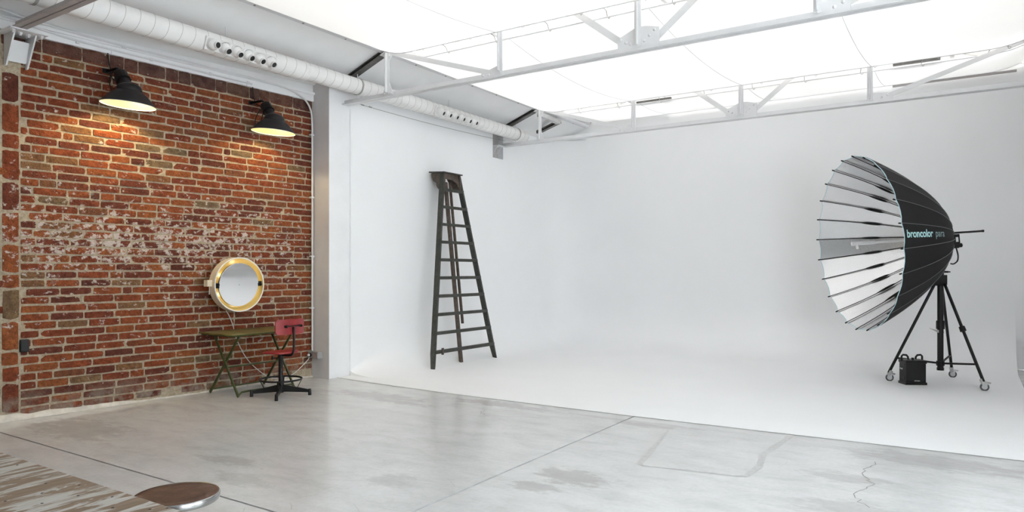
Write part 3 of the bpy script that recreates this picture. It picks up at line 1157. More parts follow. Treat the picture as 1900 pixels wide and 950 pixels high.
for y in (2.88, 4.8, 6.81, 8.8, 10.76):
    build(MB().tube([(DX, y, 4.06), (DX, y, roof_z(DX) + 0.01)], 0.006, 8), 'hanger_rod', 'steel_white', duct, smooth=60)

for (y0, y1, rad, zc) in ((4.47, 5.36, 0.12, 3.945), (8.33, 9.36, 0.109, 3.957)):
    nd = V((0.94, 0, -0.34)).normalized()
    up = V((0.34, 0, 0.94)).normalized()
    ctr = V((DX, 0, zc)) + nd * (rad * 0.99)
    mb = MB()
    hh = 0.070
    mb.add([], [])
    rot = Matrix((nd, V((0, 1, 0)), up)).transposed()
    mb.box(ctr + V((0, (y0 + y1) / 2, 0)) + nd * 0.004, (0.03, y1 - y0, 2 * hh), rot)
    mb.box(ctr + V((0, (y0 + y1) / 2, 0)) + nd * 0.022 + up * (hh - 0.006), (0.02, y1 - y0 + 0.02, 0.014), rot)
    mb.box(ctr + V((0, (y0 + y1) / 2, 0)) + nd * 0.022 - up * (hh - 0.004), (0.02, y1 - y0 + 0.02, 0.010), rot)
    for yy in (y0, y1):
        mb.box(ctr + V((0, yy, 0)) + nd * 0.012, (0.03, 0.012, 2 * hh), rot)
    build(mb, 'outlet_panel', 'duct', duct, smooth=0, bevel=0.002)
    n = 6
    for k in range(n):
        yy = y0 + (y1 - y0) * (k + 0.5) / n
        o = ctr + V((0, yy, 0)) + nd * 0.018
        dr = (V((0.80, 0.04, -0.60)) if k else V((0.95, 0.12, -0.25))).normalized()
        if y0 > 7:
            dr = V((0.86, 0.12, -0.48)).normalized()
        mb = MB()
        mb.lathe([(0.072, 0.0), (0.070, 0.016), (0.064, 0.024)], o, nd, 24)
        q = []
        for i in range(9):
            a = math.pi * (0.5 - 0.0) * i / 8 * 0.74
            q.append((0.063 * math.cos(a), 0.010 + 0.063 * math.sin(a)))
        q += [(0.037, 0.070), (0.038, 0.098), (0.032, 0.098), (0.031, 0.07)]
        mb.lathe(q, o + nd * 0.004, (nd * 0.1 + dr).normalized(), 24)
        nz = build(mb, 'nozzle', 'duct', duct, smooth=35)
        dd = (nd * 0.1 + dr).normalized()
        build(MB().lathe([(0.0315, 0.076), (0.0315, 0.088)], o + nd * 0.004, dd, 20, True, True), 'nozzle_mouth', 'hole', nz, smooth=35)

# ================================================================== CONDUITS, SOCKET, WIRES
g = 'thin pipes on the white lintel'
t = thing('conduit_pipe', 'white conduit running below the duct and bending down the pillar to the socket box', 'pipe', wl(0.05, -1.5, 3.84), g)
pts = [wl(0.075, -5.2, 3.845), wl(0.075, -3.3, 3.86)] + [wl(0.075, -3.3 + 2.62 * i / 6, 3.872) for i in range(1, 7)]
pts = spline([wl(0.32, -4.2, 3.955), wl(0.14, -3.7, 3.918), wl(0.078, -3.2, 3.893), wl(0.072, -2.6, 3.875), wl(0.072, -1.6, 3.868), wl(0.072, -0.75, 3.862), wl(0.07, -0.42, 3.84), wl(0.066, -0.18, 3.76), wl(0.062, -0.07, 3.62), wl(0.06, -0.045, 3.40)], 6)
pts += [wl(0.06, -0.045, 3.4 - i * 0.3) for i in range(1, 11)]
pts[-1] = wl(0.06, -0.045, 0.37)
build(MB().tube(pts, 0.0125, 8), 'pipe', 'steel_white', t, smooth=60)
for p in ([wl(0.05, y, 3.868) for y in (-2.5, -1.75, -1.0)] + [wl(0.05, -0.045, z) for z in (3.3, 2.45, 1.65, 0.95)]):
    build(MB().box(p, (0.05, 0.045, 0.03) if p.z > 3.5 else (0.035, 0.06, 0.022)), 'pipe_clip', 'steel_white', t, smooth=0)
t = thing('conduit_pipe', 'white upper conduit running level below the duct, feeding the cables of the two lamps', 'pipe', wl(0.05, -2.0, 3.79), g)
pts = spline([wl(0.28, -4.2, 3.91), wl(0.10, -3.7, 3.885), wl(0.055, -3.25, 3.84), wl(0.052, -2.9, 3.815), wl(0.05, -2.0, 3.805), wl(0.05, -0.95, 3.80)], 6)
build(MB().tube(pts, 0.011, 8), 'pipe', 'steel_white', t, smooth=60)
for y in (-2.95, -2.2, -1.5, -1.0):
    build(MB().box(wl(0.042, y, 3.805), (0.03, 0.03, 0.03)), 'pipe_clip', 'steel_white', t, smooth=0)
for y in (-2.62, -1.02):
    build(MB().tube([wl(0.047, y, 3.80), wl(0.047, y, BT - 0.005)], 0.006, 6), 'cable_drop', 'steel_white', t, smooth=60)

sb = thing('socket_box', 'grey wall socket box at the foot of the pillar', 'socket', (0.22, 6.50, 0.32))
build(MB().bb(0.085, 0.31, 6.44, 6.52, 0.27, 0.36), 'box_body', 'socket', sb, smooth=0, bevel=0.006)
build(MB().bb(0.215, 0.305, 6.434, 6.441, 0.278, 0.352), 'cover_plate', 'zinc', sb, smooth=0, bevel=0.002)
build(MB().lathe([(0.026, 0), (0.026, 0.022), (0.02, 0.022), (0.02, 0.006)], (0.155, 6.44, 0.315), (0, -1, 0), 20, True, True), 'plug_socket', 'black_rough', sb, smooth=40)

sw = thing('switch_box', 'small black box fixed low on the brick wall beside the pier', 'switch box', wl(0.03, -3.41, 0.72))
build(MB().box(wl(0.02, -3.415, 0.72), (0.035, 0.075, 0.12), Matrix.Rotation(WROT, 3, 'Z')), 'box_body', 'black_rough', sw, smooth=0, bevel=0.004)
build(MB().box(wl(0.039, -3.415, 0.72), (0.006, 0.06, 0.10), Matrix.Rotation(WROT, 3, 'Z')), 'box_lid', 'black', sw, smooth=0)

t = thing('steel_wire', 'thin steel wire strung along the white side wall below the duct', 'wire', (0.5, 9, 3.8))
build(MB().tube([(0.5, 6.80 + 3.85 * i / 12, 3.785 + 0.05 * i / 12 - 0.03 * (1 - ((i - 6) / 6) ** 2)) for i in range(13)], 0.0035, 5), 'strand', 'tie', t, smooth=60)
for y in (6.95, 7.05, 7.2):
    build(MB().tube([(0.5, y, 3.782), (0.5, y + 0.05, 3.781)], 0.009, 8), 'turnbuckle', 'tie', t, smooth=60)

# ================================================================== WALL LAMPS


def wall_lamp(name, label, by, bz, loops):
    x0 = wl(0.015, by - WALL_Y, bz).x
    b = V((x0, by, bz))
    t = thing('wall_lamp', label, 'lamp', b, 'black lamps on the brick wall')
    q = lambda dx, dz, dy=0.0: b + V((dx, dy, dz))
    build(MB().box(q(0.008, 0), (0.016, 0.09, 0.05)).box(q(0.03, 0), (0.05, 0.03, 0.035)), 'wall_bracket', 'black', t, smooth=0, bevel=0.003)
    build(MB().tube(spline([q(0.01, 0), q(0.12, 0.0), q(0.205, -0.002), q(0.235, -0.02), q(0.275, -0.07)], 5), 0.016, 10), 'arm', 'black', t, smooth=60)
    a0 = q(0.265, -0.055)
    ax = V((0.60, 0, -0.80)).normalized()
    build(MB().lathe([(0.03, -0.02), (0.05, -0.005), (0.066, 0.01), (0.07, 0.02), (0.07, 0.095), (0.076, 0.1), (0.076, 0.118), (0.06, 0.12)], a0, ax, 12, True, True), 'socket_cap', 'black', t, smooth=25)
    build(MB().lathe([(0.055, 0.11), (0.054, 0.22), (0.062, 0.26)], a0, ax, 24), 'neck', 'lamp', t, smooth=50)
    rc = q(0.425, -0.415)
    sx = V((0.07, 0.03, 1.0)).normalized()     # shade axis, pointing up
    outer = [(0.257, 0.0), (0.258, 0.006), (0.245, 0.022), (0.222, 0.05), (0.188, 0.09), (0.158, 0.118), (0.135, 0.135), (0.124, 0.145), (0.124, 0.150),
             (0.122, 0.165), (0.112, 0.188), (0.094, 0.207), (0.065, 0.222), (0.03, 0.23), (0.004, 0.232)]
    inner = [(0.257, 0.0), (0.240, 0.024), (0.217, 0.05), (0.183, 0.09), (0.153, 0.117), (0.13, 0.133), (0.118, 0.145), (0.105, 0.183), (0.06, 0.214), (0.004, 0.224)]
    sh = build(MB().lathe(outer, rc, sx, 48), 'shade', 'lamp', t, smooth=50)
    build(MB().lathe(inner, rc, sx, 48), 'shade_lining', 'enamel', sh, smooth=60)
    build(MB().tube([rc + (frame_z(sx)[0] * math.cos(k * math.pi / 24) + frame_z(sx)[1] * math.sin(k * math.pi / 24)) * 0.257 for k in range(48)], 0.0035, 6, closed=True), 'shade_rim', 'whitetrim', sh, smooth=60)
    bc = rc + sx * 0.19
    build(MB().lathe([(0.010, 0.03), (0.014, 0.02), (0.026, 0.008), (0.028, -0.003), (0.020, -0.020), (0.004, -0.026)], bc, sx, 20), 'bulb', 'bulb', t, smooth=60)
    cz = BT - bz
    build(MB().tube(spline([q(0.03, cz, -0.005), q(0.03, cz - 0.05), q(0.035, 0.06, 0.01), q(0.05, 0.01, 0.02)] + [q(*l) for l in loops] + [q(0.26, -0.11, -0.02)], 6), 0.006, 6), 'cable', 'black', t, smooth=60)
    ld = bpy.data.lights.new('lamp_glow', 'POINT')
    ld.energy = 25 if by < 5 else 15
    ld.color = (1.0, 0.82, 0.46)
    ld.shadow_soft_size = 0.025
    lo = bpy.data.objects.new('lamp_glow', ld)
    lo.location = bc - sx * 0.045 - ORG[t]
    link(lo, t)
    return t


wall_lamp('wall_lamp', 'large black wall lamp with a lit shade on the left, near the brick pier', 3.87, 3.575,
          [(0.11, -0.09, 0.0), (0.20, -0.12, 0.0), (0.235, -0.05, 0.0), (0.17, 0.015, 0.03), (0.08, 0.0, 0.03), (0.055, -0.10, 0.0), (0.10, -0.22, 0.0), (0.19, -0.25, 0.0)])
wall_lamp('wall_lamp', 'black wall lamp with a lit shade on the right, above the round mirror', 5.585, 3.57,
          [(0.10, -0.04, 0.02), (0.18, -0.055, 0.03), (0.22, -0.08, 0.0), (0.13, -0.14, 0.0), (0.07, -0.24, 0.0), (0.09, -0.32, 0.0), (0.15, -0.30, 0.0), (0.21, -0.20, 0.0)])

# ================================================================== ROUND MIRROR
mc = V((0.27, 5.235, 1.288))
MD = (WM.to_3x3() @ V((1, 0, 0))).normalized()
mr = thing('round_mirror', 'round backlit mirror with cream housing and golden ring on the brick wall', 'mirror', mc)
rr_ = 0.325
build(MB().lathe([(rr_ - 0.075, -0.10), (rr_ - 0.015, -0.09), (rr_, -0.075), (rr_, 0.045), (rr_ - 0.006, 0.05)], mc, MD, 64, True, False), 'housing', 'cream', mr, smooth=40)
build(MB().lathe([(rr_, 0.044), (rr_ + 0.002, 0.050), (rr_ - 0.004, 0.056), (rr_ - 0.012, 0.052), (rr_ - 0.012, 0.044)], mc, MD, 64), 'rim', 'whitetrim', mr, smooth=50)
build(MB().lathe([(rr_ - 0.010, 0.050), (rr_ - 0.018, 0.03), (rr_ - 0.04, 0.0), (rr_ - 0.075, -0.03), (rr_ - 0.12, -0.045), (0.02, -0.05)], mc, MD, 64), 'reflector_ring', 'gold', mr, smooth=60)
TM = (MD - V((0, 0, 0.085))).normalized()
mg = build(MB().lathe([(0.004, 0.032), (0.258, 0.032), (0.262, 0.028)], mc, TM, 64), 'mirror_glass', 'mirror', mr, smooth=30)
build(MB().lathe([(0.262, 0.028), (0.262, 0.012), (0.0, 0.012)], mc, TM, 64), 'mirror_backing', 'black', mr, smooth=30)
MY = (WM.to_3x3() @ V((0, 1, 0))).normalized()
for s in (-1, 1):
    c_ = mc + MY * s * 0.278
    rot = Matrix((MD, MY, V((0, 0, 1)))).transposed()
    build(MB().box(c_ + MD * 0.03 + V((0, 0, 0.01 * s)), (0.025, 0.035, 0.06), rot).lathe([(0.012, 0), (0.012, 0.02)], c_ + MD * 0.04, MD, 12, True, True), 'pivot', 'black', mr, smooth=0)
build(MB().box(mc - MY * 0.33 - MD * 0.05 + V((0, 0, 0.02)), (0.08, 0.10, 0.075), rot), 'wall_arm', 'cream', mr, smooth=0, bevel=0.004)
build(MB().tube([mc - MY * 0.345 - MD * 0.03 + V((0, 0, -0.02)), mc - MY * 0.345 - MD * 0.03 + V((0, 0, -0.095))], 0.003, 6).tube([mc - MY * 0.345 - MD * 0.03 + V((0, 0, -0.095)), mc - MY * 0.345 - MD * 0.03 + V((0, 0, -0.11))], 0.006, 8), 'pull_switch', 'whitetrim', mr, smooth=60)
build(MB().lathe([(0.16, -0.16), (0.16, -0.09)], mc, MD, 32, True, True), 'wall_mount', 'cream', mr, smooth=40)
for k in range(6):
    a = math.pi * 2 * (k + 0.5) / 6
    ld = bpy.data.lights.new('mirror_glow', 'POINT')
    ld.energy = 0.26
    ld.color = (1.0, 0.84, 0.50)
    ld.shadow_soft_size = 0.02
    lo = bpy.data.objects.new('mirror_glow', ld)
    lo.location = (MY * math.cos(a) + V((0, 0, 1)) * math.sin(a)) * 0.20 - MD * 0.02
    link(lo, mr)

# white power cord from the mirror to the socket
t = thing('power_cord', 'white cord hanging from the mirror behind the table to the socket box', 'cord', wl(0.03, -1.2, 0.9))
cp = [wl(0.06, -1.31, 0.97), wl(0.03, -1.25, 0.90), wl(0.03, -1.2, 0.78), wl(0.03, -1.17, 0.66), wl(0.03, -1.10, 0.5), wl(0.03, -1.0, 0.34), wl(0.03, -0.86, 0.2), wl(0.03, -0.7, 0.085), wl(0.035, -0.55, 0.05),
      wl(0.035, -0.42, 0.055), wl(0.035, -0.3, 0.10), wl(0.035, -0.17, 0.19), wl(0.04, -0.09, 0.26), V((0.13, 6.44, 0.30)), V((0.155, 6.43, 0.313))]
build(MB().tube(spline(cp, 6), 0.0055, 6), 'cord', 'cable_white', t, smooth=60)
build(MB().lathe([(0.018, 0.0), (0.018, 0.03), (0.008, 0.045)], (0.155, 6.435, 0.315), (0, -1, 0), 12, True, True), 'plug', 'cable_white', t, smooth=40)

# ================================================================== FOLDING TABLE
tb = thing('folding_table', 'worn green metal folding table with crossed legs against the brick wall', 'table', (0.38, 5.35, 0))
TX0, TX1, TY0, TY1, TZ = 0.05, 0.70, 4.84, 5.93, 0.735


def rrect(x0, x1, y0, y1, r, z, n=5):
    out = []
    for cx, cyy, a0 in ((x1 - r, y1 - r, 0), (x0 + r, y1 - r, 90), (x0 + r, y0 + r, 180), (x1 - r, y0 + r, 270)):
        for i in range(n + 1):
            a = math.radians(a0 + 90 * i / n)
            out.append((cx + r * math.cos(a), cyy + r * math.sin(a), z))
    return out


build(MB().prism(rrect(TX0, TX1, TY0, TY1, 0.05, TZ - 0.014), (0, 0, 0.014)), 'tabletop', 'greentop', tb, smooth=40, bevel=0.003)
mb = MB()
ol = rrect(TX0 + 0.03, TX1 - 0.03, TY0 + 0.03, TY1 - 0.03, 0.04, TZ - 0.024)
mb.tube(ol, 0.010, 6, closed=True)
build(mb, 'tabletop_frame', 'green', tb, smooth=50)
for y in (4.97, 5.76):
    build(MB().bar((0.19, y, TZ - 0.02), (0.655, y, 0.012), 0.028, 0.014, (0, 1, 0)), 'leg', 'green', tb, smooth=0)
    s = 1 if y < 5.3 else -1
    build(MB().bar((0.655, y + 0.018 * s, TZ - 0.02), (0.09, y + 0.018 * s, 0.012), 0.028, 0.014, (0, 1, 0)), 'leg', 'green', tb, smooth=0)
    build(MB().lathe([(0.010, 0), (0.010, 0.035)], (0.40, y - 0.008, 0.375), (0, 1, 0), 10, True, True), 'pivot_bolt', 'green', tb, smooth=40)
build(MB().tube([(0.40, 4.97, 0.33), (0.40, 5.76, 0.33)], 0.010, 8), 'stretcher', 'green', tb, smooth=60)
build(MB().tube(spline([(0.655, 4.97, 0.025), (0.652, 5.01, 0.055), (0.65, 5.08, 0.062), (0.65, 5.65, 0.062), (0.652, 5.72, 0.055), (0.655, 5.76, 0.025)], 4), 0.010, 8), 'foot_rail', 'green', tb, smooth=60)
build(MB().tube([(0.11, 4.98, 0.05), (0.11, 5.75, 0.05)], 0.009, 8), 'foot_rail', 'green', tb, smooth=60)

# ================================================================== RED CHAIR
cc = V((0.935, 5.335, 0))
ch = thing('swivel_chair', 'swivel work chair with red seat and back on a black pedestal', 'chair', cc)
fd = V((-1, -0.03, 0)).normalized()    # facing the table
LR = V((0.73, 0.683, 0)).normalized()
LF = V((-LR.y, LR.x, 0))
sd = V((fd.y, -fd.x, 0))
UP = V((0, 0, 1))
C3 = lambda f, s, z: cc + fd * f + sd * s + UP * z
mb = MB()
for k in range(4):
    d = [LR, LF, -LR, -LF][k]
    n_ = V((-d.y, d.x, 0))
    prof = [(0.02, 0.135), (0.31, 0.07), (0.325, 0.07), (0.325, 0.035), (0.30, 0.035), (0.02, 0.05)]
    lg = MB().prism([cc + d * a + UP * z + n_ * -0.013 for a, z in prof], n_ * 0.026)
    l_ = build(lg, 'base_leg', 'black', ch, smooth=0, bevel=0.003)
    build(MB().lathe([(0.018, 0.0), (0.02, 0.006), (0.018, 0.055), (0.014, 0.075)], cc + d * 0.325, (0, 0, 1), 12, True, True), 'foot', 'black', l_, smooth=40)
build(MB().lathe([(0.032, 0.04), (0.032, 0.16), (0.026, 0.17), (0.026, 0.43), (0.030, 0.435), (0.030, 0.475), (0.017, 0.48), (0.017, 0.50)], cc, (0, 0, 1), 20, True, True), 'column', 'black', ch, smooth=40)
build(MB().tube([cc + (RT * math.cos(a) + FW * math.sin(a)) * 0.235 + UP * 0.195 for a in (2 * math.pi * k / 40 for k in range(40))], 0.011, 8, closed=True), 'foot_ring', 'black', ch, smooth=60)
for d in (LR, LF, -LR, -LF):
    build(MB().bar(cc + d * 0.235 + UP * 0.19, cc + d * 0.19 + UP * 0.10, 0.016, 0.007), 'ring_strut', 'black', ch, smooth=0)
kn = cc - RT * 0.03 + UP * 0.44
build(MB().tube([cc + UP * 0.44, cc - RT * 0.10 + UP * 0.44], 0.006, 8).lathe([(0.012, 0.085), (0.026, 0.09), (0.026, 0.102), (0.012, 0.106)], cc + UP * 0.44, -RT, 10, True, True), 'height_knob', 'black', ch, smooth=40)
# seat: dished plywood, rounded
mb = MB()
ns = 40


def seatr(a):
    f, s = math.cos(a), math.sin(a)
    return 0.185 * (abs(f) ** 2.6 + abs(s) ** 2.6) ** (-1 / 2.6)


rings = []
for (k, zt_, zb_) in ((0.0, 0.512, 0.492), (0.5, 0.514, 0.492), (0.8, 0.522, 0.497), (0.96, 0.524, 0.502), (1.0, 0.517, 0.506)):
    rings.append((k, zt_, zb_))
for side in (0, 1):
    base = len(mb.v)
    for (k, zt_, zb_) in rings:
        for i in range(ns):
            a = 2 * math.pi * i / ns
            r = seatr(a) * max(k, 0.02)
            dip = -0.014 * max(0, math.cos(a)) * k * k
            mb.v.append(C3(r * math.cos(a), r * math.sin(a), (zt_ if side == 0 else zb_) + dip))
    for j in range(len(rings) - 1):
        for i in range(ns):
            l = (i + 1) % ns
            mb.f.append((base + j * ns + i, base + j * ns + l, base + (j + 1) * ns + l, base + (j + 1) * ns + i))
    mb.f.append(tuple(base + i for i in range(ns)))
    if side:
        o1, o2 = (len(rings) - 1) * ns, base + (len(rings) - 1) * ns
        for i in range(ns):
            l = (i + 1) % ns
            mb.f.append((o1 + i, o1 + l, o2 + l, o2 + i))
build(mb, 'seat', 'red', ch, smooth=50)
build(MB().box(C3(0, 0, 0.488), (0.12, 0.12, 0.012), Matrix.Rotation(math.atan2(fd.y, fd.x), 3, 'Z')), 'seat_plate', 'black', ch, smooth=0)
build(MB().tube(spline([C3(0.03, 0, 0.478), C3(-0.12, 0, 0.478), C3(-0.185, 0, 0.49), C3(-0.215, 0, 0.53), C3(-0.222, 0, 0.60), C3(-0.222, 0, 0.72), C3(-0.222, 0, 0.81)], 6), 0.0135, 10), 'back_post', 'black', ch, smooth=60)
# backrest: curved board with rounded corners
nb, mbk = 20, MB()
BW, BH, zc_ = 0.205, 0.087, 0.812
cols = []
for th in (-0.008, 0.008):
    base = len(mbk.v)
    for i in range(nb + 1):
        s = -BW + 2 * BW * i / nb
        e = max(0, abs(s) - (BW - 0.03)) / 0.03
        h = BH - 0.03 * (1 - math.sqrt(max(0, 1 - e * e)))
        f = -0.20 + 0.05 * (s / BW) ** 2 + th
        for j in range(5):
            mbk.v.append(C3(f, s, zc_ - h + 2 * h * j / 4))
    for i in range(nb):
        for j in range(4):
            q = base + i * 5 + j
            mbk.f.append((q, q + 1, q + 6, q + 5))
n5 = (nb + 1) * 5
for i in range(nb):
    for j in (0, 4):
        a, b = i * 5 + j, (i + 1) * 5 + j
        mbk.f.append((a, b, b + n5, a + n5))
for i in (0, nb):
    for j in range(4):
        a = i * 5 + j
        mbk.f.append((a, a + 1, a + 1 + n5, a + n5))
build(mbk, 'backrest', 'red', ch, smooth=40)
mb = MB().bar(C3(-0.222, -0.09, 0.822), C3(-0.222, 0.09, 0.822), 0.028, 0.010, UP)
for s in (-1, 1):
    mb.lathe([(0.014, 0.0), (0.016, 0.03), (0.009, 0.04)], C3(-0.198, 0.105 * s, 0.82), -fd, 12, True, True)
    mb.bar(C3(-0.222, 0.08 * s, 0.822), C3(-0.210, 0.115 * s, 0.822), 0.03, 0.014, UP)
build(mb, 'back_clamp', 'black', ch, smooth=40)

# ================================================================== LADDER
ld_ = thing('wooden_ladder', 'tall dark wooden stepladder folded and leaning against the white wall', 'ladder', (1.0, 8.78, 0))
LT = 2.99
lx = lambda z: 1.055 - 0.10 * z            # front plane
lyl = lambda z: 7.985 + (8.585 - 7.985) * z / LT
lyr = lambda z: 9.59 + (8.975 - 9.59) * z / LT
for fy, nm in ((lyl, 0), (lyr, 1)):
    a, b = V((lx(0.0) - 0.003, fy(0.0), 0.004)), V((lx(LT), fy(LT), LT))
    mb = MB()
    n_ = 14
    w0, d0 = 0.042, 0.085
    for i in range(n_ + 1):
        t_ = i / n_
        p = a.lerp(b, t_)
        wd = w0 + 0.006 * math.sin(i * 2.3 + nm) * 0.3
        if i == 0:
            pass
        for sx, sy in ((0, -1), (0, 1), (-1, 1), (-1, -1)):
            mb.v.append(p + V((sx * d0 * (0.8 if i == 0 else 1), sy * wd / 2 * (0.75 if i == 0 else 1), 0)))
    for i in range(n_):
        for k in range(4):
            l = (k + 1) % 4
            mb.f.append((4 * i + k, 4 * i + l, 4 * i + 4 + l, 4 * i + 4 + k))
    mb.f += [(3, 2, 1, 0), (4 * n_, 4 * n_ + 1, 4 * n_ + 2, 4 * n_ + 3)]
    build(mb, 'stile', 'ladder', ld_, smooth=0, bevel=0.005)
for k in range(10):
    z = 0.247 + 0.275 * k
    ya, yb_ = lyl(z) - 0.006, lyr(z) + 0.006
    build(MB().box((lx(z) - 0.012, (ya + yb_) / 2, z), (0.042, yb_ - ya, 0.045 if k else 0.05), Matrix.Rotation(0.10, 3, 'Y')), 'rung', 'ladder', ld_, smooth=0, bevel=0.003)
# worn patches: bare wood on the left stile and a repaired cleat on the lowest rung
build(MB().bar((lx(1.95) + 0.0015, lyl(1.95) - 0.004, 1.95), (lx(2.45) + 0.0015, lyl(2.45) - 0.004, 2.45), 0.014, 0.003, (1, 0, 0)), 'worn_patch', 'ladder_raw', ld_, smooth=0)
build(MB().box((lx(0.25) + 0.008, 8.19, 0.25), (0.02, 0.035, 0.10)), 'cleat', 'ladder_raw', ld_, smooth=0)
# rear legs, close together
for y0, y1, x0, nm in ((8.775, 8.72, 0.935, 0), (8.86, 8.83, 0.90, 1)):
    build(MB().bar((x0, y0, 0.003 if nm == 0 else 0.62), (0.665, y1, 2.86), 0.065 if nm == 0 else 0.03, 0.04, (1, 0, 0)), 'rear_leg', 'ladder_raw', ld_, smooth=0, bevel=0.004)
# head: top plate, front board with arch, scrolled side cheeks
build(MB().prism([(0.475, 8.535, 3.005), (0.79, 8.535, 2.985), (0.79, 9.01, 2.985), (0.475, 9.01, 3.005)], (0, 0, 0.018)), 'top_plate', 'ladder', ld_, smooth=0, bevel=0.003)
xf = 0.742
build(MB().prism([(xf, 8.57, 2.985), (xf, 8.985, 2.985), (xf + 0.02, 9.02, 2.74), (xf + 0.02, 8.985, 2.70), (xf + 0.012, 8.96, 2.79), (xf + 0.006, 8.90, 2.86), (xf, 8.80, 2.90), (xf, 8.57, 2.90)], (-0.02, 0, 0)), 'head_board', 'ladder_raw', ld_, smooth=0)
for yy in (8.565, 8.955):
    pr = [(0.765, 2.985), (0.50, 2.995), (0.51, 2.93), (0.545, 2.875), (0.60, 2.84), (0.61, 2.78), (0.645, 2.74), (0.70, 2.72), (0.78, 2.72)]
    build(MB().prism([(x, yy, z) for x, z in pr], (0, 0.022, 0)), 'head_cheek', 'ladder_raw', ld_, smooth=0)

# ================================================================== PARABOLIC REFLECTOR ON TRIPOD
sc_ = V((7.31, 10.64, 0))
ps_ = thing('light_stand', 'tall black rolling tripod light stand carrying the big parabolic reflector', 'tripod', sc_)
JT = 1.285
build(MB().lathe([(0.036, 0.17), (0.036, 1.42)], sc_, (0, 0, 1), 24, True, True), 'main_column', 'black', ps_, smooth=40)
build(MB().lathe([(0.042, 0.165), (0.042, 0.20), (0.036, 0.20)], sc_, (0, 0, 1), 24, True, False), 'column_foot', 'black', ps_, smooth=40)
build(MB().lathe([(0.028, 1.40), (0.028, 1.86)], sc_, (0, 0, 1), 20, True, True), 'inner_column', 'black', ps_, smooth=40)
build(MB().lathe([(0.05, 0.70), (0.05, 0.80), (0.043, 0.81)], sc_, (0, 0, 1), 20, True, True), 'clamp_collar', 'black', ps_, smooth=40)
ha = (-RT * 0.9 - FW * 0.2).normalized()
build(MB().prism([sc_ + ha * a + UP * z - ha.cross(UP) * 0.012 for a, z in ((-0.04, 0.685), (0.07, 0.69), (0.14, 0.705), (0.165, 0.715), (0.06, 0.665), (0.03, 0.65), (-0.05, 0.645))], ha.cross(UP) * 0.024), 'crank_lever', 'zinc', ps_, smooth=0)
mb = MB().box(sc_ + UP * 1.335 - RT * 0.02, (0.15, 0.12, 0.13), Matrix.Rotation(YAW, 3, 'Z'))
mb.lathe([(0.055, 1.26), (0.055, 1.29)], sc_, (0, 0, 1), 16, True, True)
build(mb, 'winch_box', 'black_rough', ps_, smooth=40, bevel=0.004)
build(MB().lathe([(0.02, 0), (0.02, 0.05), (0.032, 0.05), (0.032, 0.075)], sc_ + UP * 1.30 - RT * 0.09, -RT, 12, True, True), 'tension_knob', 'black_rough', ps_, smooth=40)
for z_, in ((1.44,), (1.62,)):
    build(MB().lathe([(0.04, z_ - 0.04), (0.04, z_ + 0.04)], sc_, (0, 0, 1), 16, True, True).tube([sc_ + UP * z_, sc_ + UP * z_ + RT * 0.09 - FW * 0.02], 0.012, 8).box(sc_ + UP * (z_ + 0.0) + RT * 0.085 - FW * 0.02, (0.05, 0.03, 0.016), Matrix.Rotation(YAW, 3, 'Z')), 'lock_collar', 'black_rough', ps_, smooth=40)
feet = [(V((6.735, 10.447, 0.11)), 0), (V((7.77, 10.219, 0.11)), 1), (V((7.423, 11.259, 0.11)), 2)]
for f, i in feet:
    d = V((f.x - sc_.x, f.y - sc_.y, 0)).normalized()
    top = sc_ + d * 0.065 + UP * JT
    build(MB().tube([top, f], 0.0185, 12), 'leg', 'black', ps_, smooth=50)
    tq = 0.80
    mid = top.lerp(f, 0.83)
    cen = sc_ + UP * 0.255
    build(MB().tube([cen, mid], 0.013, 8), 'spreader', 'black', ps_, smooth=50)
    if i == 1:
        m2 = top.lerp(f, 0.475)
        build(MB().lathe([(0.034, -0.03), (0.036, 0.03)], m2, f - top, 14, True, True), 'leg_clamp', 'black_rough', ps_, smooth=40)
    # caster
    cs = build(MB().lathe([(0.022, 0), (0.026, 0.03), (0.026, 0.065), (0.012, 0.07)], f - UP * 0.03, (top - f).normalized(), 14, True, True), 'caster', 'zinc', ps_, smooth=40)
    wc = V((f.x, f.y, 0.048)) + RT * 0.012
    ax = (RT * 0.45 + FW * 0.89).normalized()
    build(MB().lathe([(0.03, -0.012), (0.046, -0.012), (0.049, -0.006), (0.049, 0.006), (0.046, 0.012), (0.03, 0.012)], wc, ax, 24, True, True), 'wheel', 'rubber', cs, smooth=40)
    build(MB().lathe([(0.03, -0.016), (0.03, 0.016)], wc, ax, 20, True, True), 'hub', 'zinc', cs, smooth=40)
    sv = ax.cross(UP)
    mb = MB()
    for s in (-1, 1):
        mb.prism([wc + ax * 0.02 * s + sv * a + UP * h for a, h in ((-0.02, -0.008), (0.02, -0.008), (0.035, 0.055), (-0.03, 0.06))], ax * 0.004)
    mb.box(wc + UP * 0.058, (0.06, 0.05, 0.008), Matrix.Rotation(math.atan2(sv.y, sv.x), 3, 'Z'))
    mb.prism([wc + UP * 0.05 + RT * a + UP * h - FW * 0.02 for a, h in ((0.0, 0.0), (0.055, -0.012), (0.07, 0.002), (0.06, 0.006), (0.0, 0.012))], FW * 0.04)
    build(mb, 'fork', 'zinc', cs, smooth=0)
build(MB().lathe([(0.048, 0.225), (0.048, 0.285)], sc_, (0, 0, 1), 16, True, True), 'spreader_hub', 'black_rough', ps_, smooth=40)

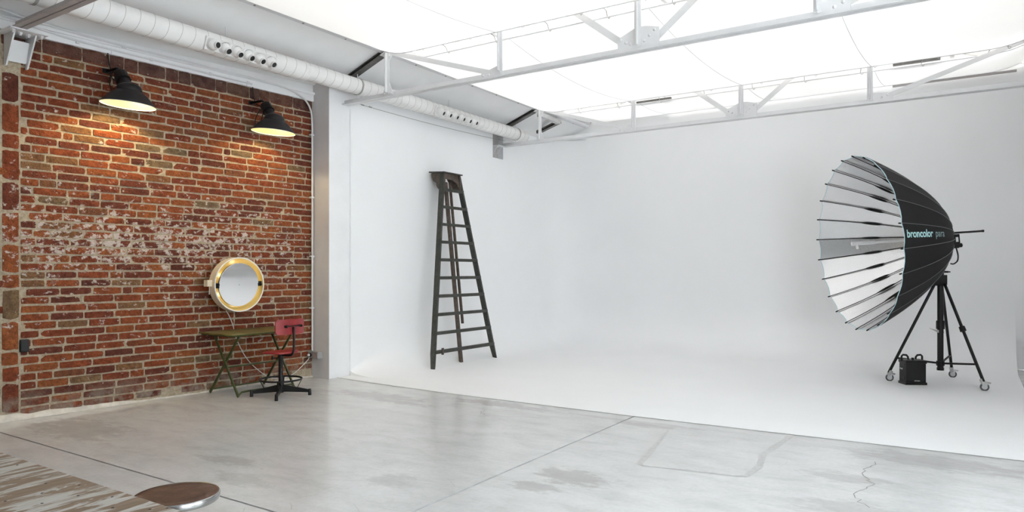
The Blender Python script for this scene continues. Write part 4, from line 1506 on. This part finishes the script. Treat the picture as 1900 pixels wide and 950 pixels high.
# reflector
apex = V((7.37, 10.676, 1.883))
OD = V((-0.841, -0.537, -0.066)).normalized()     # opening direction
tc = (CAM - apex).normalized()
vC = V((tc.x, tc.y, 0))
vC = (vC - OD * vC.dot(OD)).normalized()                  # side that faces the camera
uC = OD.cross(vC)
if uC.z < 0:
    uC = -uC
para = thing('parabolic_reflector', 'huge black umbrella reflector with silver lining and pale lettering, on the rolling stand', 'reflector', apex)
RR, LL, NG = 1.126, 1.163, 24
DM = Matrix((vC, uC, OD)).transposed()       # local x toward camera, y up, z opening


def pz(r):
    return LL * (r / RR) ** 2


def dish(r, ang, off=0.0):
    """point on the dish; off moves along the outward normal"""
    nrm = V((1.0, 0, -2 * LL * r / RR ** 2)).normalized()
    rr2 = r + nrm.x * off
    return V((rr2 * math.cos(ang), rr2 * math.sin(ang), pz(r) + nrm.z * off))


HG = math.pi / NG
RAD = [0.05 + (RR - 0.05) * (i / 16) ** 0.85 for i in range(17)]


def panel_mesh(name, off, mat, sag):
    vs, fs = [], []
    nu = 4
    for r in RAD:
        for k in range(nu + 1):
            u = -1 + 2 * k / nu
            # flat chord between ribs with a slight billow
            a = dish(r, -HG, off)
            b = dish(r, HG, off)
            p = a.lerp(b, (u + 1) / 2)
            p.x += -sag * (1 - u * u) * r
            if r == RAD[-1]:
                p.z -= 0.02 * (1 - u * u)
            vs.append(tuple(p))
    for j in range(len(RAD) - 1):
        for k in range(nu):
            q = j * (nu + 1) + k
            fs.append((q, q + 1, q + nu + 2, q + nu + 1))
    me = bpy.data.meshes.new(name)
    me.from_pydata(vs, [], fs)
    me.materials.append(M[mat])
    me.polygons.foreach_set('use_smooth', [True] * len(me.polygons))
    me.update()
    return me


def rib_mesh():
    mb = MB()
    pts = [dish(r, HG, -0.016) for r in RAD]
    tip = dish(RR, HG, -0.012)
    pts.append(tip + (tip - pts[-2]).normalized() * 0.022)
    mb.tube(pts, 0.0055, 6)
    mb.lathe([(0.009, -0.012), (0.009, 0.02)], tip, (tip - pts[-3]).normalized(), 8, True, True)
    return mb, pts


def to_me(name, mb, mat):
    me = bpy.data.meshes.new(name)
    me.from_pydata([tuple(p) for p in mb.v], [], mb.f)
    me.materials.append(M[mat])
    me.polygons.foreach_set('use_smooth', [True] * len(me.polygons))
    me.set_sharp_from_angle(angle=math.radians(45))
    me.update()
    return me


pin = panel_mesh('silver_panel', 0.0, 'silver', -0.002)
pout = panel_mesh('black_panel', 0.006, 'blackfab', -0.002)
ribm = to_me('rib', rib_mesh()[0], 'black')
mbs = MB()
sl = [dish(r, HG, 0.009) for r in RAD]
mbs.tube(sl, 0.0035, 5)
seamm = to_me('seam', mbs, 'seam_grey')
mbs = MB()
h0, h1 = dish(0.655 * RR, HG, -0.022), dish(0.725 * RR, HG, -0.022)
mbs.tube([h0 + (h0 - h1) * 0.3, h0, h0.lerp(h1, 0.5), h1, h1 + (h1 - h0) * 0.5], [0.006, 0.014, 0.015, 0.013, 0.006], 8)
sleevem = to_me('rib_sleeve', mbs, 'black_rough')
for k in range(NG):
    q = (DM @ Matrix.Rotation(2 * math.pi * k / NG, 3, 'Z')).to_quaternion()
    for nm, me in (('silver_panel', pin), ('black_panel', pout), ('rib', ribm), ('seam', seamm)):
        o = bpy.data.objects.new(nm, me)
        o.rotation_mode = 'QUATERNION'
        o.rotation_quaternion = q
        link(o, para)
        if nm == 'rib':
            s_ = bpy.data.objects.new('rib_sleeve', sleevem)
            link(s_, o)
L2W = lambda p: apex + DM @ p
mb = MB()
rim = []
for k in range(NG):
    a0, a1 = dish(RR, 2 * math.pi * k / NG - HG, 0.003), dish(RR, 2 * math.pi * k / NG + HG, 0.003)
    for i in range(4):
        u = i / 4
        p = a0.lerp(a1, u)
        p.z -= 0.02 * (1 - (2 * u - 1) ** 2)
        rim.append(L2W(p))
build(MB().tube(rim, 0.0045, 5, closed=True), 'rim_piping', 'piping', para, smooth=60)
build(MB().lathe([(0.05, -0.06), (0.085, -0.05), (0.085, 0.0), (0.06, 0.03), (0.03, 0.05)], apex, OD, 24, True, True), 'hub', 'black_rough', para, smooth=40)
build(MB().tube([apex + OD * 0.0, apex + OD * 1.05], 0.016, 12), 'focus_tube', 'silver_bar', para, smooth=60)
tp = apex + OD * 1.05
fh = build(MB().tube([apex + OD * 0.92, apex + OD * 1.18], 0.024, 14), 'focus_head', 'silver_bar', para, smooth=40)
build(MB().tube([apex + OD * 1.15, apex + OD * 1.15 - uC * 0.075 + vC * 0.01], 0.020, 12).tube([apex + OD * 1.18, apex + OD * 1.215], 0.028, 12), 'tube_knuckle', 'silver_bar', fh, smooth=40)
build(MB().tube([apex - OD * 0.02 + uC * 0.055, apex - OD * 0.47 + uC * 0.055], 0.013, 12).lathe([(0.016, 0.0), (0.016, 0.02)], apex - OD * 0.47 + uC * 0.055, -OD, 12, True, True), 'focus_rod', 'black', para, smooth=40)
hb = apex - OD * 0.09
rotD = DM.to_3x3()
hd = build(MB().box(hb - uC * 0.03, (0.10, 0.13, 0.12), rotD), 'mount_head', 'black_rough', para, smooth=0, bevel=0.006)
build(MB().box(hb - uC * 0.035 + vC * 0.052 - OD * 0.02, (0.004, 0.06, 0.03), rotD), 'head_label', 'lettering_white', hd, smooth=0)
build(MB().box(hb - uC * 0.12, (0.07, 0.05, 0.10), rotD).lathe([(0.02, 0), (0.02, 0.05), (0.028, 0.05), (0.028, 0.07)], hb - uC * 0.11 - OD * 0.03, -OD, 12, True, True), 'tilt_clamp', 'black_rough', para, smooth=0)
build(MB().tube(spline([hb - uC * 0.14 - OD * 0.03, hb - uC * 0.24 - OD * 0.045, hb - uC * 0.31 - OD * 0.03, hb - uC * 0.345 + OD * 0.02, hb - uC * 0.34 + OD * 0.06], 6), 0.009, 8), 'strap', 'black', para, smooth=60)
build(MB().bar(V((sc_.x, sc_.y, 1.84)), hb - uC * 0.10, 0.06, 0.04), 'stand_spigot', 'black_rough', para, smooth=0)


# lettering along the gore that faces the camera
def text_mesh(body, bold):
    cu = bpy.data.curves.new('text', 'FONT')
    cu.body = body
    cu.size = 1.0
    cu.offset = 0.028 if bold else 0.004
    cu.resolution_u = 4
    cu.space_character = 0.98 if bold else 1.02
    ob = bpy.data.objects.new('text', cu)
    COL.objects.link(ob)
    dg = bpy.context.evaluated_depsgraph_get()
    me = bpy.data.meshes.new_from_object(ob.evaluated_get(dg))
    bpy.data.objects.remove(ob)
    import bmesh
    bm = bmesh.new()
    bm.from_mesh(me)
    bmesh.ops.triangulate(bm, faces=bm.faces)
    bmesh.ops.subdivide_edges(bm, edges=[e for e in bm.edges if e.calc_length() > 0.25], cuts=2)
    bm.to_mesh(me)
    bm.free()
    return me


def arc_r(s):          # radius on the meridian at arc length s from the rim
    r = RR
    acc = 0.0
    while acc < s:
        acc += 0.004 * math.sqrt(1 + (2 * LL * r / RR ** 2) ** 2)
        r -= 0.004
    return r


ARC = [arc_r(i * 0.02) for i in range(70)]


def wrap(me, size, s0, name, mat, h0):
    xs = [v.co.x for v in me.vertices]
    xm = min(xs)
    for v in me.vertices:
        s = s0 + (v.co.x - xm) * size
        k = max(0, min(68, s / 0.02))
        r = ARC[int(k)] + (ARC[int(k) + 1] - ARC[int(k)]) * (k - int(k))
        p = dish(r, HG, 0.018)
        xx = (dish(r, -HG, 0.022).lerp(dish(r, HG, 0.022), 0.5)).x
        v.co = apex + DM @ V((xx, (v.co.y - 0.25) * size + h0, p.z)) - apex
    me.materials.clear()
    me.materials.append(M[mat])
    o = bpy.data.objects.new(name, me)
    link(o, para)
    return max(xs) - xm


m1 = text_mesh('broncolor', True)
w1 = max(v.co.x for v in m1.vertices) - min(v.co.x for v in m1.vertices)
sz = 0.50 / w1
wrap(m1, sz, 0.045, 'lettering', 'lettering', 0.012)
m2 = text_mesh('para', False)
wrap(m2, sz, 0.045 + 0.50 + 0.06, 'lettering', 'lettering_dim', 0.012)

# ================================================================== FLASH GENERATOR
gp = V((6.952, 10.177, 0))
fx = RT.copy()
dxv = (V((6.863, 10.323, 0)) - gp).normalized()
gdx, gdy = fx, V((-fx.y, fx.x, 0))
gdy = FW.copy()
gen = thing('flash_generator', 'black studio flash power pack with two handles on the white floor before the stand', 'power pack', gp + gdx * 0.13 + gdy * 0.09)
GA = math.radians(0)
W_, D_, H_ = 0.262, 0.185, 0.315
ex = (RT).normalized()
# the box is turned a little so that its left side shows
ang = math.radians(-2)
ex = Matrix.Rotation(ang, 3, 'Z') @ RT
ey = V((-ex.y, ex.x, 0))
GM = Matrix((ex, ey, UP)).transposed()
G3 = lambda x, y, z: gp + ex * x + ey * y + UP * z
build(MB().box(G3(W_ / 2, D_ / 2, H_ / 2), (W_ - 0.012, D_ - 0.012, H_ - 0.02), GM), 'case', 'black_rough', gen, smooth=0, bevel=0.008)
build(MB().box(G3(W_ / 2, D_ / 2, 0.018), (W_ + 0.006, D_ + 0.006, 0.036), GM), 'base_bumper', 'black', gen, smooth=0, bevel=0.006)
build(MB().box(G3(W_ / 2, D_ / 2, H_ - 0.02), (W_ + 0.004, D_ + 0.004, 0.04), GM), 'top_bumper', 'black', gen, smooth=0, bevel=0.006)
for xx in (0.04, W_ - 0.05):
    q = [G3(xx - 0.0, 0.05, H_ - 0.02), G3(xx - 0.0, 0.05, H_ + 0.055), G3(xx, 0.075, H_ + 0.075), G3(xx, 0.165, H_ + 0.075), G3(xx, 0.19, H_ + 0.055), G3(xx, 0.19, H_ - 0.02)]
    # handles seen broadside: arch along the width
    sgn = 1 if xx < 0.1 else -1
    c_ = xx
    q = [G3(c_ - 0.045, 0.10, H_ - 0.02), G3(c_ - 0.043, 0.10, H_ + 0.045), G3(c_ - 0.025, 0.10, H_ + 0.062), G3(c_ + 0.018, 0.10, H_ + 0.058), G3(c_ + 0.036, 0.10, H_ + 0.035), G3(c_ + 0.043, 0.10, H_ - 0.02)]
    if sgn < 0:
        q = [G3(2 * c_ - (p - gp).dot(ex), 0.10, p.z) for p in q]
    build(MB().tube(q, 0.0125, 10), 'handle', 'black_rough', gen, smooth=50)
build(MB().lathe([(0.016, 0), (0.016, 0.03)], G3(0.115, 0.06, H_), (0, 0, 1), 16, True, True), 'dial', 'black', gen, smooth=40)
build(MB().box(G3(0.15, 0.08, H_ + 0.004), (0.03, 0.03, 0.006), GM).box(G3(0.09, 0.05, H_ + 0.004), (0.012, 0.012, 0.006), GM), 'button_panel', 'socket', gen, smooth=0)


def flat_text(body, bold, size_w, origin, ux, uz, parent, mat):
    me = text_mesh(body, bold)
    xs = [v.co.x for v in me.vertices]
    xm, wd = min(xs), max(xs) - min(xs)
    k = size_w / wd
    nn = ux.cross(uz)
    for v in me.vertices:
        v.co = origin + ux * (v.co.x - xm) * k + uz * v.co.y * k + nn * 0.0 - ORG[parent]
    me.materials.clear()
    me.materials.append(M[mat])
    o = bpy.data.objects.new('lettering', me)
    link(o, parent)


flat_text('Profoto', True, 0.052, G3(0.126, 0.0035, 0.052), ex, UP, gen, 'lettering_white')
build(MB().lathe([(0.004, 0), (0.0068, 0), (0.0068, 0.0006), (0.004, 0.0006)], G3(0.116, 0.0045, 0.0565), -ey, 16), 'emblem', 'lettering_white', gen, smooth=0)
flat_text('Pro-8', True, 0.06, G3(0.0035, 0.15, 0.19), -ey, UP, gen, 'lettering_white')
for zz in (0.255, 0.225, 0.09):
    build(MB().box(G3(0.004, D_ / 2, zz), (0.006, 0.11, 0.022 if zz > 0.1 else 0.04), GM), 'vent_slot', 'hole', gen, smooth=0)

# ================================================================== FOREGROUND: PLYWOOD TABLE AND STOOL
pt = thing('plywood_table', 'weathered plywood tabletop with flaking white paint in the bottom left corner', 'table', (4.9, 0.8, 0))
PX0, PX1, PY0, PY1, PZ = 3.75, 5.95, 0.25, 1.197, 0.74
build(MB().bb(PX0, PX1, PY0, PY1, PZ - 0.02, PZ), 'tabletop', 'plywood', pt, smooth=0, bevel=0.002)
for (x, y) in ((PX0 + 0.12, PY0 + 0.1), (PX1 - 0.12, PY0 + 0.1), (PX0 + 0.12, PY1 - 0.14), (PX1 - 0.12, PY1 - 0.14)):
    build(MB().bb(x - 0.035, x + 0.035, y - 0.035, y + 0.035, 0, PZ - 0.02), 'leg', 'plywood', pt, smooth=0)
build(MB().bb(PX0 + 0.1, PX1 - 0.1, PY1 - 0.12, PY1 - 0.09, PZ - 0.1, PZ - 0.02), 'apron', 'plywood', pt, smooth=0)
build(MB().bb(PX0 + 0.1, PX1 - 0.1, PY0 + 0.06, PY0 + 0.09, PZ - 0.1, PZ - 0.02), 'apron', 'plywood', pt, smooth=0)
for (px, py) in ((32, 863), (78, 934), (85, 897), (147, 900), (145, 920), (208, 922), (209, 942), (78, 915), (10, 930), (278, 945), (310, 943)):
    d = FW + RT * (px - 950) / FPX + UP * (503 - py) / FPX
    p = CAM + d * ((PZ - CAM.z) / d.z)
    build(MB().lathe([(0.0042, 0.0), (0.0042, 0.0006), (0.001, 0.0003)], (p.x, p.y, PZ), (0, 0, 1), 8, False, True), 'screw', 'hole', pt, smooth=0)

rs_ = thing('round_stool', 'round stool with worn brown seat and chrome rim beside the plywood table', 'stool', (4.671, 1.801, 0))
so = V((4.671, 1.801, 0))
build(MB().lathe([(0.172, 0.43), (0.172, 0.450), (0.165, 0.4525), (0.10, 0.4505), (0.0, 0.450)], so, (0, 0, 1), 64), 'seat', 'seatpad', rs_, smooth=50)
build(MB().lathe([(0.15, 0.418), (0.176, 0.42), (0.181, 0.428), (0.181, 0.448), (0.176, 0.4535), (0.170, 0.4525)], so, (0, 0, 1), 64), 'chrome_rim', 'chrome', rs_, smooth=50)
build(MB().lathe([(0.152, 0.417), (0.03, 0.41), (0.03, 0.40)], so, (0, 0, 1), 48, True, True), 'seat_pan', 'black', rs_, smooth=40)
build(MB().lathe([(0.024, 0.03), (0.024, 0.41)], so, (0, 0, 1), 20, True, True), 'column', 'chrome', rs_, smooth=40)
build(MB().lathe([(0.19, 0.0), (0.192, 0.008), (0.16, 0.02), (0.05, 0.035), (0.03, 0.05)], so, (0, 0, 1), 48, True, True), 'base_disc', 'chrome', rs_, smooth=40)
